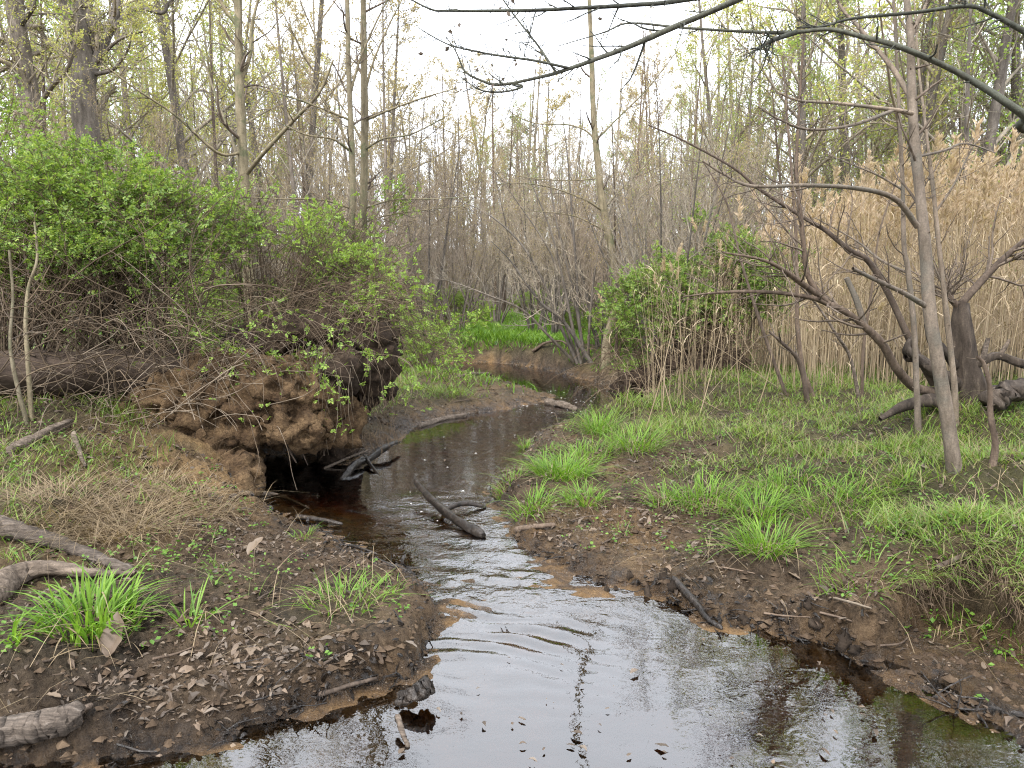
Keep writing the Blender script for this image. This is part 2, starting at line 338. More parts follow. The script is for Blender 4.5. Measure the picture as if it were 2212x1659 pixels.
def water_mat():
    m, nt, out = newmat('water'); g = N_(nt, 'NewGeometry'); P = g.outputs['Position']
    at_ = N_(nt, 'Attribute'); at_.attribute_name = 'rip'
    mp = N_(nt, 'Mapping'); mp.inputs['Scale'].default_value = (1, 1.25, 1); nt.links.new(P, mp.inputs[0])
    a = noise(nt, mp.outputs[0], 7.0, 3, .55, .6); b2 = noise(nt, mp.outputs[0], 34, 2, .5, .4); c2 = noise(nt, mp.outputs[0], 2.2, 2, .5)
    h = mth(nt, 'ADD', mth(nt, 'MULTIPLY', a, .02), mth(nt, 'MULTIPLY', b2, .0042)); h = mth(nt, 'ADD', h, mth(nt, 'MULTIPLY', c2, .02))
    h = mth(nt, 'MULTIPLY', h, at_.outputs['Fac'])
    bp = N_(nt, 'Bump'); bp.inputs['Strength'].default_value = 1; bp.inputs['Distance'].default_value = 1.0
    nt.links.new(h, bp.inputs['Height'])
    gl = N_(nt, 'BsdfGlossy'); gl.inputs['Roughness'].default_value = .015; gl.inputs['Color'].default_value = (1, 1, 1, 1)
    tr = N_(nt, 'BsdfTransparent'); tr.inputs[0].default_value = (.97, .93, .86, 1)
    fr = N_(nt, 'Fresnel'); fr.inputs[0].default_value = 2.1
    nt.links.new(bp.outputs[0], gl.inputs['Normal']); nt.links.new(bp.outputs[0], fr.inputs['Normal'])
    mx = N_(nt, 'MixShader'); nt.links.new(fr.outputs[0], mx.inputs[0]); nt.links.new(tr.outputs[0], mx.inputs[1]); nt.links.new(gl.outputs[0], mx.inputs[2])
    nt.links.new(mx.outputs[0], out.inputs[0])
    va = N_(nt, 'VolumeAbsorption'); va.inputs['Density'].default_value = 14.0; va.inputs['Color'].default_value = (1 - 1.5 / 14, 1 - 4.4 / 14, .2, 1)
    nt.links.new(va.outputs[0], out.inputs['Volume']); return m
M['water'] = water_mat()

# ------------------------------------------------------------------ terrain
WL = [(130, 1640), (380, 1603), (480, 1598), (600, 1552), (680, 1535), (760, 1500), (850, 1462), (925, 1442), (922, 1390), (936, 1340), (925, 1285),
      (880, 1240), (800, 1228), (740, 1185), (690, 1152), (640, 1140), (595, 1118), (548, 1085), (522, 1035), (570, 985), (690, 972), (745, 1000), (775, 985),
      (830, 960), (862, 945), (885, 925), (925, 905), (1010, 893), (1100, 881), (1165, 866), (1195, 856), (1140, 844), (1085, 824), (1040, 810), (960, 804), (890, 800)]
WR = [(960, 783), (1050, 783), (1110, 786), (1185, 799), (1280, 824), (1350, 850), (1375, 880), (1320, 910), (1245, 918), (1165, 935), (1150, 958), (1128, 985),
      (1160, 1004), (1128, 1022), (1082, 1040), (1070, 1062), (1076, 1094), (1120, 1128), (1112, 1160), (1150, 1184), (1200, 1212), (1280, 1255), (1400, 1277), (1450, 1292),
      (1540, 1352), (1600, 1345), (1700, 1362), (1800, 1392), (1850, 1422), (1950, 1472), (2050, 1532), (2212, 1610)]
poly = [(-6, -5), (-6, 1.6), (-2.6, 2.25)] + [tuple(at_z(x, y, 0)[:2]) for x, y in WL] + [tuple(at_z(x, y, 0)[:2]) for x, y in WR] + [(3.0, 1.6), (7, .8), (7, -5)]
poly = np.array(poly)
def poly_sd(x, y):
    """distance to the waterline, positive on land"""
    d2 = np.full(x.shape, 1e9); ins = np.zeros(x.shape, bool)
    for i in range(len(poly)):
        ax, ay = poly[i]; bx, by = poly[(i + 1) % len(poly)]; ex, ey = bx - ax, by - ay
        t = np.clip(((x - ax) * ex + (y - ay) * ey) / (ex * ex + ey * ey + 1e-12), 0, 1)
        d2 = np.minimum(d2, (x - ax - t * ex) ** 2 + (y - ay - t * ey) ** 2)
        c = (ay > y) != (by > y); ins ^= c & (x < ex * (y - ay) / (ey + (1e-12 if ey == 0 else 0)) + ax)
    return np.where(ins, -1, 1) * np.sqrt(d2)
# picture x, y, height above water, width of the bank, turf share, sand share
CT = [(300, 1480, .13, .22, .05, .1), (100, 1350, .22, .4, .1, .0), (600, 1400, .16, .3, .05, .1), (860, 1340, .18, .10, .2, .2), (550, 1200, .13, .7, .05, .2),
      (250, 1180, .22, .6, .15, .5), (80, 1060, .42, 1, .5, .2), (80, 960, .55, 1, .6, .1), (300, 1020, .38, 1, .35, .3), (350, 900, .55, .7, .3, .8), (100, 860, .75, 1, .6, 0), (450, 1060, .20, .5, .25, .7), (600, 1150, .05, .6, 0, .2), (520, 1100, .11, .6, .1, .5), (380, 950, .52, .5, .1, 1), (300, 930, .58, .5, .2, .9), (440, 985, .42, .4, .05, 1), (490, 1035, .26, .4, .05, 1), (400, 1040, .32, .5, .1, 1), (700, 1230, .1, .4, 0, .2),
      (850, 900, .16, .5, .3, .1), (1000, 850, .055, 1.3, 0, .6), (1120, 850, .02, .8, 0, .5), (1000, 820, .04, .8, .1, .4), (1060, 818, .02, .8, .1, .4), (1110, 830, .015, .8, 0, .4), (880, 830, .25, .8, .9, 0), (960, 790, .35, 1.5, .7, .1), (1080, 745, .5, .25, 1, 0), (1150, 740, .55, .3, 1, 0), (1200, 765, .55, .3, 1, .3),
      (900, 720, .6, 1, .6, 0), (1320, 805, .62, .35, .5, .1), (1500, 800, .6, .6, .6, 0), (1420, 880, .24, .45, .8, 0), (1300, 930, .06, .4, .1, .2), (1290, 912, .02, .5, .1, .2), (1350, 893, .05, .5, .4, .1), (1200, 1000, .12, .2, .1, .3),
      (1300, 1030, .13, .5, 0, .4), (1250, 960, .08, .5, 0, .3), (1400, 1000, .16, .5, .05, .2), (1400, 1090, .13, .6, 0, .3), (1450, 945, .22, .6, .45, .1), (1560, 1160, .14, .6, .05, .1), (1600, 1260, .09, .6, 0, .1), (1780, 1230, .15, .6, .15, .1), (1480, 1060, .2, .6, .2, .1), (1110, 1060, .17, .07, .3, .2), (1350, 1150, .10, .6, 0, .7), (1450, 1200, .06, .8, 0, .7), (1540, 1000, .28, .8, .5, .1), (1660, 1080, .25, .7, .5, .1),
      (1650, 930, .42, 1, 1, 0), (1850, 1000, .48, 1, 1, 0), (1900, 1150, .34, .6, .7, .1), (2100, 1150, .43, .5, .75, .1), (2150, 1000, .56, 1, 1, 0), (1700, 1300, .05, .8, 0, .1),
      (2000, 1350, .10, .8, 0, .4), (2150, 1390, .15, .5, .05, .4), (2150, 1500, .13, .6, .1, .3), (2100, 870, .66, 1, .7, 0), (1700, 830, .48, 1, .6, 0), (1106, 690, .65, 1, .6, 0),
      (200, 715, .85, 1, .5, 0), (1900, 720, .7, 1, .6, 0), (600, 700, .8, 1, .5, 0)]
CX = np.array([at_z(a, b, z)[:2] for a, b, z, *_ in CT]); CV = np.array([c[2:] for c in CT])
SCARP = np.array([at_z(x, y, .3)[:2] for x, y in ((1830, 1312), (1918, 1280), (1968, 1240), (2042, 1238), (2108, 1236), (2175, 1266), (2260, 1310))])
def scarp(x, y):
    best = np.full(x.shape, 1e9); sgn = np.zeros(x.shape)
    for (ax, ay), (bx, by) in zip(SCARP[:-1], SCARP[1:]):
        ex, ey = bx - ax, by - ay; t = np.clip(((x - ax) * ex + (y - ay) * ey) / (ex * ex + ey * ey), 0, 1)
        d = np.hypot(x - ax - t * ex, y - ay - t * ey); s = np.sign(ex * (y - ay) - ey * (x - ax))
        u = d < best; best = np.where(u, d, best); sgn = np.where(u, s, sgn)
    return best * sgn
def terrain(x, y, detail=True):
    x = np.asarray(x, float); y = np.asarray(y, float); dist = np.hypot(x, y)
    W = 0; A = 0
    for (cx, cy), v in zip(CX, CV):
        cd = math.hypot(cx, cy); w = 1 / ((x - cx) ** 2 + (y - cy) ** 2 + (.05 * cd) ** 2) ** 1.6
        W = W + w; A = A + w[..., None] * v
    A = A / W[..., None]; H, BW, G, S = A[..., 0], A[..., 1], A[..., 2], A[..., 3]
    sd = poly_sd(x, y) + .07 * fbm(x * 4.5, y * 4.5, 3, 5) + .03 * fbm(x * 17, y * 17, 2, 6)
    far = sm(22, 60, dist); H = H * (1 - far) + .8 * far + 6.5 * sm(42, 110, dist)
    u = np.clip(sd / np.maximum(BW, .03), 0, 1); land = .03 + (H - .03) * (1 - (1 - u) ** 2.2)
    land = land * sm(-.02, .05, sd)
    rapid = sm(5.9, 4.8, y) * sm(3.0, 3.7, y)
    deep = (.28 * (1 - rapid) + .05 * rapid); bed = -deep * (sm(0, .4, -sd) * .22 + .78 * sm(.1, 1.6, -sd))
    z = np.where(sd > 0, land, bed)
    sc = scarp(x, y); z = z + .13 * np.tanh(sc / .022) * np.exp(-(sc / .5) ** 2) * sm(0, .1, sd)
    if detail:
        la = sm(-.05, .25, sd)
        z = z + la * (.05 * fbm(x * 1.1, y * 1.1, 3, 11) + .045 * fbm(x * 5.5, y * 5.5, 4, 23) * (.6 + .6 * H)) * np.minimum(1, .25 + H * 2.2)
        lump = 1 - np.abs(fbm(x * 13, y * 13, 3, 41)); z = z + sm(-.1, .1, sd) * ((.058 * (lump - .65) + .042 * fbm(x * 24, y * 24, 3, 47, .7)) * sm(-.35, .3, fbm(x * 3, y * 3, 2, 49) + .25)) * sm(17, 8, dist) * (.45 + .55 * sm(.02, .12, H))
        z = z + (1 - la) * .02 * fbm(x * 5, y * 5, 3, 61)
    z = np.where(sd > .12, np.maximum(z, .035 + .01 * fbm(x * 20, y * 20, 2, 3)), z)
    return z, np.clip(G + .35 * fbm(x * 2.2, y * 2.2, 3, 71), 0, 1) * sm(.02, .3, sd), np.clip(S + .25 * fbm(x * 1.7, y * 1.7, 3, 81) + 1.0 * sm(.02, -.1, sd), 0, 1), sd
def hz(x, y): return terrain(x, y)[0]
def gp(px, py):
    """where the line of sight through a picture point meets the ground"""
    r = ray(px, py); t = np.geomspace(1.2, 80, 500); p = EYEP + r[None] * t[:, None] / r[1]
    z = hz(p[:, 0], p[:, 1]); k = np.argmax(p[:, 2] < z)
    if k == 0: k = len(t) - 1
    a, b = t[max(k - 1, 0)], t[k]; tt = np.linspace(a, b, 25); p = EYEP + r[None] * tt[:, None] / r[1]
    z = hz(p[:, 0], p[:, 1]); i = np.argmax(p[:, 2] < z); q = p[i]; q[2] = z[i]; return q
def ground_z(p):
    p = np.array(p, float); p[..., 2] = hz(p[..., 0], p[..., 1]); return p

fov = math.radians(43)
ths = np.concatenate([np.linspace(-fov, fov, 510), np.linspace(fov, 2 * math.pi - fov, 62)[1:-1]])
rs = np.concatenate([np.linspace(.3, 1.6, 10)[:-1], np.geomspace(1.6, 10, 410)[:-1], np.geomspace(10, 30, 80)[:-1], np.geomspace(30, 160, 30)])
TH, RR = np.meshgrid(ths, rs); gx = RR * np.sin(TH); gy = RR * np.cos(TH)
gz, gg, gs, gsd = terrain(gx, gy)
nR, nT = gx.shape
V = np.stack([gx, gy, gz], -1).reshape(-1, 3)
i = np.arange(nR - 1)[:, None] * nT; j = np.arange(nT)[None]; j2 = (j + 1) % nT
Q = np.stack([i + j, i + j2, i + nT + j2, i + nT + j], -1).reshape(-1, 4)[:, ::-1]
mb = MB(); mb.add(V, Q); cidx = mb.n; mb.add([[0, 0, float(gz[0].mean())]], None, None)
mb.t.append(np.array([[cidx, (k + 1) % nT, k] for k in range(nT)]))
me = mb.mesh('ground')
for nm, arr in (('g', gg), ('s', gs)):
    a_ = me.attributes.new(nm, 'FLOAT', 'POINT'); a_.data.foreach_set('value', np.append(arr.ravel(), 0).astype(np.float32))
go = link('ground', me, M['ground']); go['kind'] = 'structure'; go['label'] = 'muddy stream banks with wet silt and turf soil'; go['category'] = 'ground'

# ------------------------------------------------------------------ water: a closed body of tannin-brown water
xs_th = np.linspace(-math.radians(44), math.radians(44), 220); rr_ = np.geomspace(1.0, 24, 300)
TH, RR = np.meshgrid(xs_th, rr_); wx = RR * np.sin(TH); wy = RR * np.cos(TH)
rap = sm(6.0, 5.2, wy) * sm(3.25, 3.9, wy); rap2 = np.exp(-((wy - 9.9) / .6) ** 2) * np.exp(-((wx - 1.0) / .7) ** 2)
rip = .085 + .8 * rap + .6 * rap2
rip = rip * (.75 + .5 * fbm(wx * 1.2, wy * 1.2, 2, 91))
q1 = at_z(1020, 1330, 0)
flow = wy + .25 * wx + .22 * fbm(wx * 1.6, wy * 1.6, 3, 99)
stand = np.exp(-((wy - q1[1] - .1) / .55) ** 2) * np.exp(-((wx - q1[0] - .08) / .50) ** 2)
wz = .018 * stand * np.sin(flow * 2 * math.pi / .115 + 1.4 * np.cos(wx * 5) + 2.4 * fbm(wx * 3.5, wy * 5, 3, 15)) * np.clip(.35 + 1.3 * fbm(wx * 5, wy * 5, 2, 5), 0, 1)
wz = wz + .009 * rap * fbm(wx * 6, wy * 15, 3, 77) + .0012 * fbm(wx * 5, wy * 6, 2, 78)
nr, nt_ = wx.shape
top = np.stack([wx, wy, wz], -1).reshape(-1, 3)
i = np.arange(nr - 1)[:, None] * nt_; j = np.arange(nt_ - 1)[None]
Q = np.stack([i + j, i + nt_ + j, i + nt_ + j + 1, i + j + 1], -1).reshape(-1, 4)[:, ::-1]
mb = MB(); mb.add(top, Q)
border = np.concatenate([np.arange(nt_), np.arange(1, nr) * nt_ + nt_ - 1, (nr - 1) * nt_ + np.arange(nt_ - 2, -1, -1), np.arange(nr - 2, 0, -1) * nt_])
bot = top[border].copy(); bot[:, 2] = -1.2; bidx = mb.n; mb.add(bot); nb = len(border); ci = mb.n; c_ = bot.mean(0); mb.add([c_])
k = np.arange(nb); k2 = (k + 1) % nb
mb.q.append(np.stack([border[k], border[k2], bidx + k2, bidx + k], -1)[:, ::-1]); mb.t.append(np.stack([bidx + k, bidx + k2, np.full(nb, ci)], -1)[:, ::-1])
me = mb.mesh('stream_water')
a_ = me.attributes.new('rip', 'FLOAT', 'POINT'); a_.data.foreach_set('value', np.concatenate([rip.ravel(), np.zeros(nb + 1)]).astype(np.float32))
wo_ = link('stream_water', me, M['water']); wo_['kind'] = 'structure'; wo_['label'] = 'shallow tannin-brown stream with ripples and bright sky reflections'; wo_['category'] = 'water'
#--PART2--
# ------------------------------------------------------------------ trees: hand-placed limbs and grown twigs
def pts(lst): return np.array([p if len(p) == 3 and isinstance(p, np.ndarray) else at(*p) for p in lst])
def limb(mb, lst, r0, r1, n=None, k=7, amp=.06, seed=0, wob=0.0, pw=1.0):
    p = pts(lst); n = n or max(8, 4 * len(p)); c = catmull(p, n)
    if wob: c = c + np.random.default_rng(seed).normal(0, wob, c.shape) * np.sin(np.linspace(0, math.pi, n))[:, None]
    r = r0 + (r1 - r0) * np.linspace(0, 1, n) ** pw
    tubes(mb, c, r, k, amp=amp, seed=seed); return c, r
def twigs(mb, rg, PR, n1=10, n2=6, L1=(.15, .4), L2=(.3, .6), t0=.25, up=.12, absL=None, ang=(35, 70), rmin=.0016, n3=0, k=3, flat=None, rad=.45, ends=None):
    """two or three orders of side shoots on a list of limbs"""
    tips = []
    for P, R in PR:
        a, ra = grow(rg, P, R, n1, t0, 1, L1, ang, 8, rad, up, .13, .35, absL=absL, rmin=rmin * 1.5, flat=flat); tubes(mb, a, ra, 4)
        if n2:
            b, rb = grow(rg, a, ra, n2, .15, 1, L2, (30, 65), 5, .6, up, .14, .4, rmin=rmin); tubes(mb, b, rb, k); tips.append(b)
            if n3:
                c, rc = grow(rg, b, rb, n3, .2, 1, (.35, .7), (30, 65), 3, .7, up, .14, .5, rmin=rmin * .8); tubes(mb, c, rc, 3); tips.append(c)
        else: tips.append(a)
    return tips
def bud_leaves(mb, rg, tips, per=2, ln=(.02, .04), wd=.55, spread=.02, upn=.6):
    for P in tips:
        K = P.shape[0]
        if K == 0: continue
        for _ in range(per):
            t = rg.uniform(.25, 1, K) * (P.shape[1] - 1.001); i = t.astype(int); f = (t - i)[:, None]; ar = np.arange(K)
            p = P[ar, i] * (1 - f) + P[ar, i + 1] * f + rg.normal(0, spread, (K, 3))
            d = rg.normal(0, 1, (K, 3)); nm = rg.normal(0, 1, (K, 3)) + np.array([0, 0, upn * 2]); l = rg.uniform(*ln, K)
            leaves(mb, p, d, nm, l, l * wd)
def tree(name, base, label, cat, trunk, limbs=(), mat='bark_olive', seed=1, tw=None, twig_mat='twig_near', leaf=None, group=None, trunk_n=80, k=10):
    """trunk / limbs: (points, r0, r1); the twigs of all of them are the crown"""
    rg = np.random.default_rng(seed); o = thing(name, base, label, cat, group)
    mt = MB(); P, R = limb(mt, *trunk, n=trunk_n, k=k, amp=.08, seed=seed); PR = [(P, R, link('trunk', mt.mesh('trunk', base), M[mat], o))]
    for q, l in enumerate(limbs):
        ml = MB(); p, r = limb(ml, *l, k=6, seed=seed + q); PR.append((p, r, link('branch', ml.mesh('branch', base), M[mat], o)))
    for p, r, ob in PR:
        if not tw: break
        mc = MB()
        if mat in ('bark_tan', 'bark_brown'):
            a_, ra_ = grow(rg, p, r, 34, .03, .95, (.4, 1.3), (50, 85), 4, .30, 0, .1, .6, absL=.028, taper=0, rmin=.003); tubes(mc, a_, ra_, 5)   # knots and broken spurs
        tips = twigs(mc, rg, [(p, r)], **tw); link('twigs', mc.mesh('twigs', base), M[twig_mat], ob)
        if leaf:
            lf = MB(); bud_leaves(lf, rg, tips, leaf[1], leaf[2], leaf[3] if len(leaf) > 3 else .55); link('leaves', lf.mesh('leaves', base, False), M[leaf[0]], ob)
    return o

# --- saplings close by
b = gp(2068, 1012); Y = b[1]
tree('young_tree', b, 'slim brown sapling leaning slightly, rising from the turf on the nearest grassy bank', 'tree',
     ([b - [0, 0, .06], (2040, 860, Y), (2012, 700, Y), (2000, 553, Y + .05), (1985, 400, Y + .1), (1974, 280, Y + .15), (1968, 150, Y + .2), (1967, 83, Y + .2), (1945, -120, Y + .3), (1930, -330, Y + .3)], .043, .012),
     [([(1998, 660, Y), (1950, 632, Y - .1), (1888, 603, Y - .2), (1842, 580, Y - .3)], .016, .009),
      ([(1982, 490, Y), (1935, 430, Y - .1), (1858, 407, Y - .25), (1742, 400, Y - .4), (1625, 402, Y - .5), (1565, 377, Y - .5), (1518, 347, Y - .5)], .017, .005),
      ([(1970, 245, Y + .1), (1928, 237, Y), (1808, 223, Y - .1), (1725, 217, Y - .1), (1682, 200, Y - .1)], .014, .005),
      ([(1928, 239, Y), (1842, 270, Y - .3), (1748, 280, Y - .4), (1682, 257, Y - .5), (1638, 230, Y - .5)], .010, .004),
      ([(1969, 213, Y + .2), (1930, 150, Y + .3), (1892, 103, Y + .4), (1848, 50, Y + .5), (1818, 17, Y + .6), (1780, -60, Y + .7)], .018, .008),
      ([(1967, 85, Y + .2), (1985, 40, Y + .2), (2010, -5, Y + .2), (2040, -80, Y + .2)], .016, .008),
      ([(1975, 340, Y + .1), (2040, 325, Y + .3), (2085, 310, Y + .5), (2150, 330, Y + .8)], .010, .004)],
     'bark_tan', 3, dict(n1=9, n2=4, L1=(.10, .28), t0=.35, absL=1.6, ang=(40, 75), rmin=.0017))
b = gp(1984, 952); Y = b[1]
tree('young_tree', b, 'thin straight sapling with a knotty stem just behind the slim leaning brown sapling', 'tree',
     ([b - [0, 0, .05], (1980, 850, Y), (1975, 720, Y), (1962, 586, Y), (1953, 533, Y), (1950, 400, Y), (1945, 300, Y), (1938, 150, Y), (1930, 0, Y), (1925, -150, Y)], .024, .007),
     [([(1948, 470, Y), (1980, 430, Y - .1), (2010, 380, Y - .2)], .009, .004), ([(1962, 590, Y), (1900, 560, Y + .2), (1850, 520, Y + .4), (1760, 470, Y + .6)], .011, .005),
      ([(1950, 410, Y), (1900, 380, Y), (1840, 355, Y), (1780, 330, Y + .1)], .010, .004)],
     'bark_tan', 5, dict(n1=7, n2=4, L1=(.12, .3), t0=.35, absL=1.6, rmin=.0017))
b = gp(2066, 918); Y = b[1]
tree('young_tree', b, 'thin pale sapling rising in front of the rotten stump', 'tree',
     ([b - [0, 0, .05], (2062, 840, Y), (2055, 770, Y), (2038, 620, Y), (2025, 500, Y), (2012, 380, Y), (2003, 300, Y), (1985, 150, Y + .2), (1975, 0, Y + .4)], .027, .006),
     [([(2020, 460, Y), (2060, 400, Y), (2100, 320, Y), (2120, 300, Y)], .010, .004), ([(2038, 620, Y), (2010, 560, Y), (1990, 540, Y + .2)], .008, .004)],
     'bark_tan', 7, dict(n1=7, n2=4, L1=(.12, .3), t0=.35, absL=1.4, rmin=.0017))
b = gp(2142, 1004); Y = b[1]
tree('young_tree', b, 'crooked thin dead stem beside the slim brown sapling, nearest the picture edge', 'tree',
     ([b - [0, 0, .04], (2150, 960, Y), (2140, 900, Y), (2138, 836, Y), (2125, 786, Y), (2110, 770, Y)], .022, .009), [], 'bark_brown', 9, dict(n1=3, n2=0, L1=(.1, .2), absL=.8))
# --- old bent tree with its rotten stump
b = gp(2085, 872); Y = b[1]
o = thing('old_tree', b, 'old bent tree with a rotten black stump and arching limbs before the reeds', 'tree')
rg = np.random.default_rng(31); PR = []
def part_limb(o, b, nm, lst, r0, r1, mat, k=9, amp=.1, seed=0, cap=False, n=None):
    ml = MB(); p, r = limb(ml, lst, r0, r1, k=k, amp=amp, seed=seed, n=n)
    if cap: tubes(ml, p[-2:], r[-2:], k, cap=True)
    link(nm, ml.mesh(nm, b), M[mat], o); return p, r
part_limb(o, b, 'trunk', [b + [.05, 0, -.12], (2090, 830, Y), (2082, 770, Y), (2075, 700, Y), (2076, 655, Y)], .15, .05, 'stump', 16, .16, 1, n=26)
part_limb(o, b, 'root', [b + [.25, .1, -.06], (2140, 845, Y), (2170, 862, Y + .1), (2230, 880, Y + .2)], .08, .045, 'stump', 10, .16, 2)
part_limb(o, b, 'root', [(2070, 830, Y), (2020, 800, Y - .1), (1985, 775, Y - .1), (1955, 772, Y - .15)], .075, .025, 'stump', 10, .25, 3)
part_limb(o, b, 'root', [(2000, 795, Y - .1), (1965, 765, Y - .15), (1960, 745, Y - .15), (1972, 728, Y - .15)], .04, .018, 'stump', 8, .3, 4)
part_limb(o, b, 'root', [(2060, 790, Y), (2035, 750, Y - .1), (2010, 735, Y - .1), (2000, 700, Y - .1)], .05, .02, 'stump', 8, .25, 5)
part_limb(o, b, 'root', [b + [-.1, -.1, -.02], (2010, 866, Y - .2), (1950, 880, Y - .3), (1900, 905, Y - .4)], .07, .02, 'stump', 8, .2, 6)
part_limb(o, b, 'branch', [(2080, 800, Y), (2125, 780, Y - .1), (2158, 768, Y - .1), (2212, 786, Y - .1), (2270, 790, Y)], .045, .03, 'stump', 9, .2, 7)
part_limb(o, b, 'branch', [(2123, 778, Y - .1), (2128, 755, Y - .1), (2135, 730, Y - .1)], .024, .014, 'deadwood', 7, .15, 8)
part_limb(o, b, 'branch', [(2158, 770, Y - .1), (2172, 750, Y - .1), (2180, 733, Y - .1)], .02, .01, 'deadwood', 7, .15, 9)
PR.append(part_limb(o, b, 'limb', [(2030, 850, Y), (1975, 836, Y - .1), (1935, 793, Y - .2), (1908, 746, Y - .25), (1868, 706, Y - .3), (1825, 673, Y - .35), (1782, 653, Y - .4), (1752, 643, Y - .45), (1688, 633, Y - .5), (1608, 630, Y - .6), (1542, 633, Y - .7), (1475, 641, Y - .8)], .042, .005, 'bark_brown', 9, .08, 11, n=50))
PR.append(part_limb(o, b, 'limb', [(2015, 830, Y + .1), (1965, 733, Y), (1918, 633, Y), (1875, 563, Y), (1835, 540, Y), (1782, 497, Y), (1748, 477, Y), (1642, 410, Y), (1585, 363, Y), (1475, 303, Y), (1400, 270, Y)], .031, .005, 'bark_brown', 8, .08, 12, n=50))
PR.append(part_limb(o, b, 'limb', [(1782, 652, Y - .4), (1748, 603, Y - .4), (1738, 553, Y - .4), (1730, 470, Y - .4), (1720, 367, Y - .35), (1728, 200, Y - .3), (1735, 100, Y - .3), (1738, 60, Y - .3)], .023, .005, 'bark_brown', 7, .08, 13, n=40))
PR.append(part_limb(o, b, 'limb', [(1785, 648, Y - .4), (1730, 610, Y - .5), (1688, 580, Y - .6), (1642, 560, Y - .7), (1560, 545, Y - .8)], .024, .006, 'bark_brown', 7, .08, 14))
PR.append(part_limb(o, b, 'limb', [(2075, 660, Y), (2110, 620, Y), (2175, 553, Y), (2240, 500, Y), (2330, 430, Y)], .034, .015, 'bark_brown', 7, .1, 15))
PR.append(part_limb(o, b, 'limb', [(2072, 665, Y), (2050, 640, Y), (2045, 610, Y)], .03, .012, 'bark_brown', 7, .15, 16))
part_limb(o, b, 'limb', [(1868, 706, Y - .3), (1850, 650, Y - .3), (1828, 600, Y - .3)], .026, .02, 'bark_tan', 8, .1, 17, cap=True)
mc = MB(); twigs(mc, rg, PR, n1=24, n2=6, L1=(.10, .40), t0=.25, absL=1.9, rmin=.0018); link('twigs', mc.mesh('twigs', b), M['twig_near'], o)
# stems around it
def stem(lst, r0, r1, label, seed, mat='bark_brown', tw=None, base_px=None, name='young_tree'):
    bb = gp(*base_px); Yb = bb[1]
    L = [bb - np.array([0, 0, .05])] + [at(x, y, Yb + d) for x, y, d in lst]
    return tree(name, bb, label, 'tree', (L, r0, r1), [], mat, seed, tw or dict(n1=6, n2=4, L1=(.1, .3), absL=1.5, t0=.3, rmin=.0017))
stem([(1728, 786, 0), (1692, 743, -.1), (1662, 716, -.1)], .030, .012, 'short forked dark stem leaning over the grass before the reeds', 41, base_px=(1748, 873))
stem([(1735, 800, 0), (1722, 700, 0), (1722, 653, 0), (1720, 520, .1), (1712, 400, .2), (1700, 250, .3), (1690, 120, .4)], .03, .008, 'upright slim stem behind the short forked dark stem', 42, base_px=(1758, 853))
stem([(1865, 753, 0), (1885, 610, 0), (1900, 500, .1), (1940, 380, .2)], .018, .006, 'thin upright shoot between the arching limbs of the bent tree', 43, base_px=(1862, 862))
stem([(1838, 776, 0), (1805, 720, -.1), (1768, 663, -.1), (1730, 620, -.2)], .02, .009, 'pale broken stem leaning out of the reeds', 44, mat='deadwood', base_px=(1858, 866))
stem([(1640, 690, .1), (1600, 560, .2), (1570, 440, .3), (1520, 350, .4)], .02, .006, 'slender stem leaning over the round green bush', 45, base_px=(1700, 850))
# --- slim trees beyond the banks
b = gp(1308, 788); Y = b[1]
tree('young_tree', b, 'tall olive-barked young tree in the middle, standing by the bend of the stream', 'tree',
     ([b - [0, 0, .1], (1312, 730, Y), (1335, 640, Y), (1325, 560, Y), (1303, 450, Y), (1290, 340, Y), (1282, 250, Y), (1278, 120, Y), (1273, 0, Y), (1270, -150, Y), (1266, -420, Y)], .092, .02),
     [([(1301, 455, Y), (1260, 430, Y - .3), (1190, 405, Y - .6), (1120, 395, Y - .9), (1060, 400, Y - 1.1)], .018, .005),
      ([(1310, 500, Y), (1250, 470, Y - .2), (1200, 460, Y - .4), (1130, 455, Y - .8)], .016, .005),
      ([(1290, 330, Y), (1275, 290, Y + .1), (1230, 270, Y + .2), (1150, 265, Y + .3), (1080, 230, Y + .4)], .020, .005),
      ([(1305, 450, Y), (1340, 410, Y + .2), (1390, 360, Y + .4), (1440, 300, Y + .6), (1480, 270, Y + .8)], .020, .005),
      ([(1312, 510, Y), (1350, 470, Y + .1), (1400, 410, Y + .3), (1470, 385, Y + .5), (1540, 390, Y + .6)], .018, .005),
      ([(1290, 300, Y), (1340, 250, Y), (1400, 190, Y), (1470, 100, Y), (1500, 60, Y)], .020, .005),
      ([(1294, 385, Y), (1230, 390, Y), (1150, 385, Y), (1070, 370, Y)], .014, .004),
      ([(1285, 270, Y), (1292, 220, Y), (1300, 150, Y)], .014, .005)],
     'bark_olive', 11, dict(n1=8, n2=5, L1=(.10, .26), absL=3.0, t0=.3, rmin=.0028, ang=(35, 65)))
b = gp(540, 800); b = ground_z(at(545, 720, 9.5)); Y = 9.5
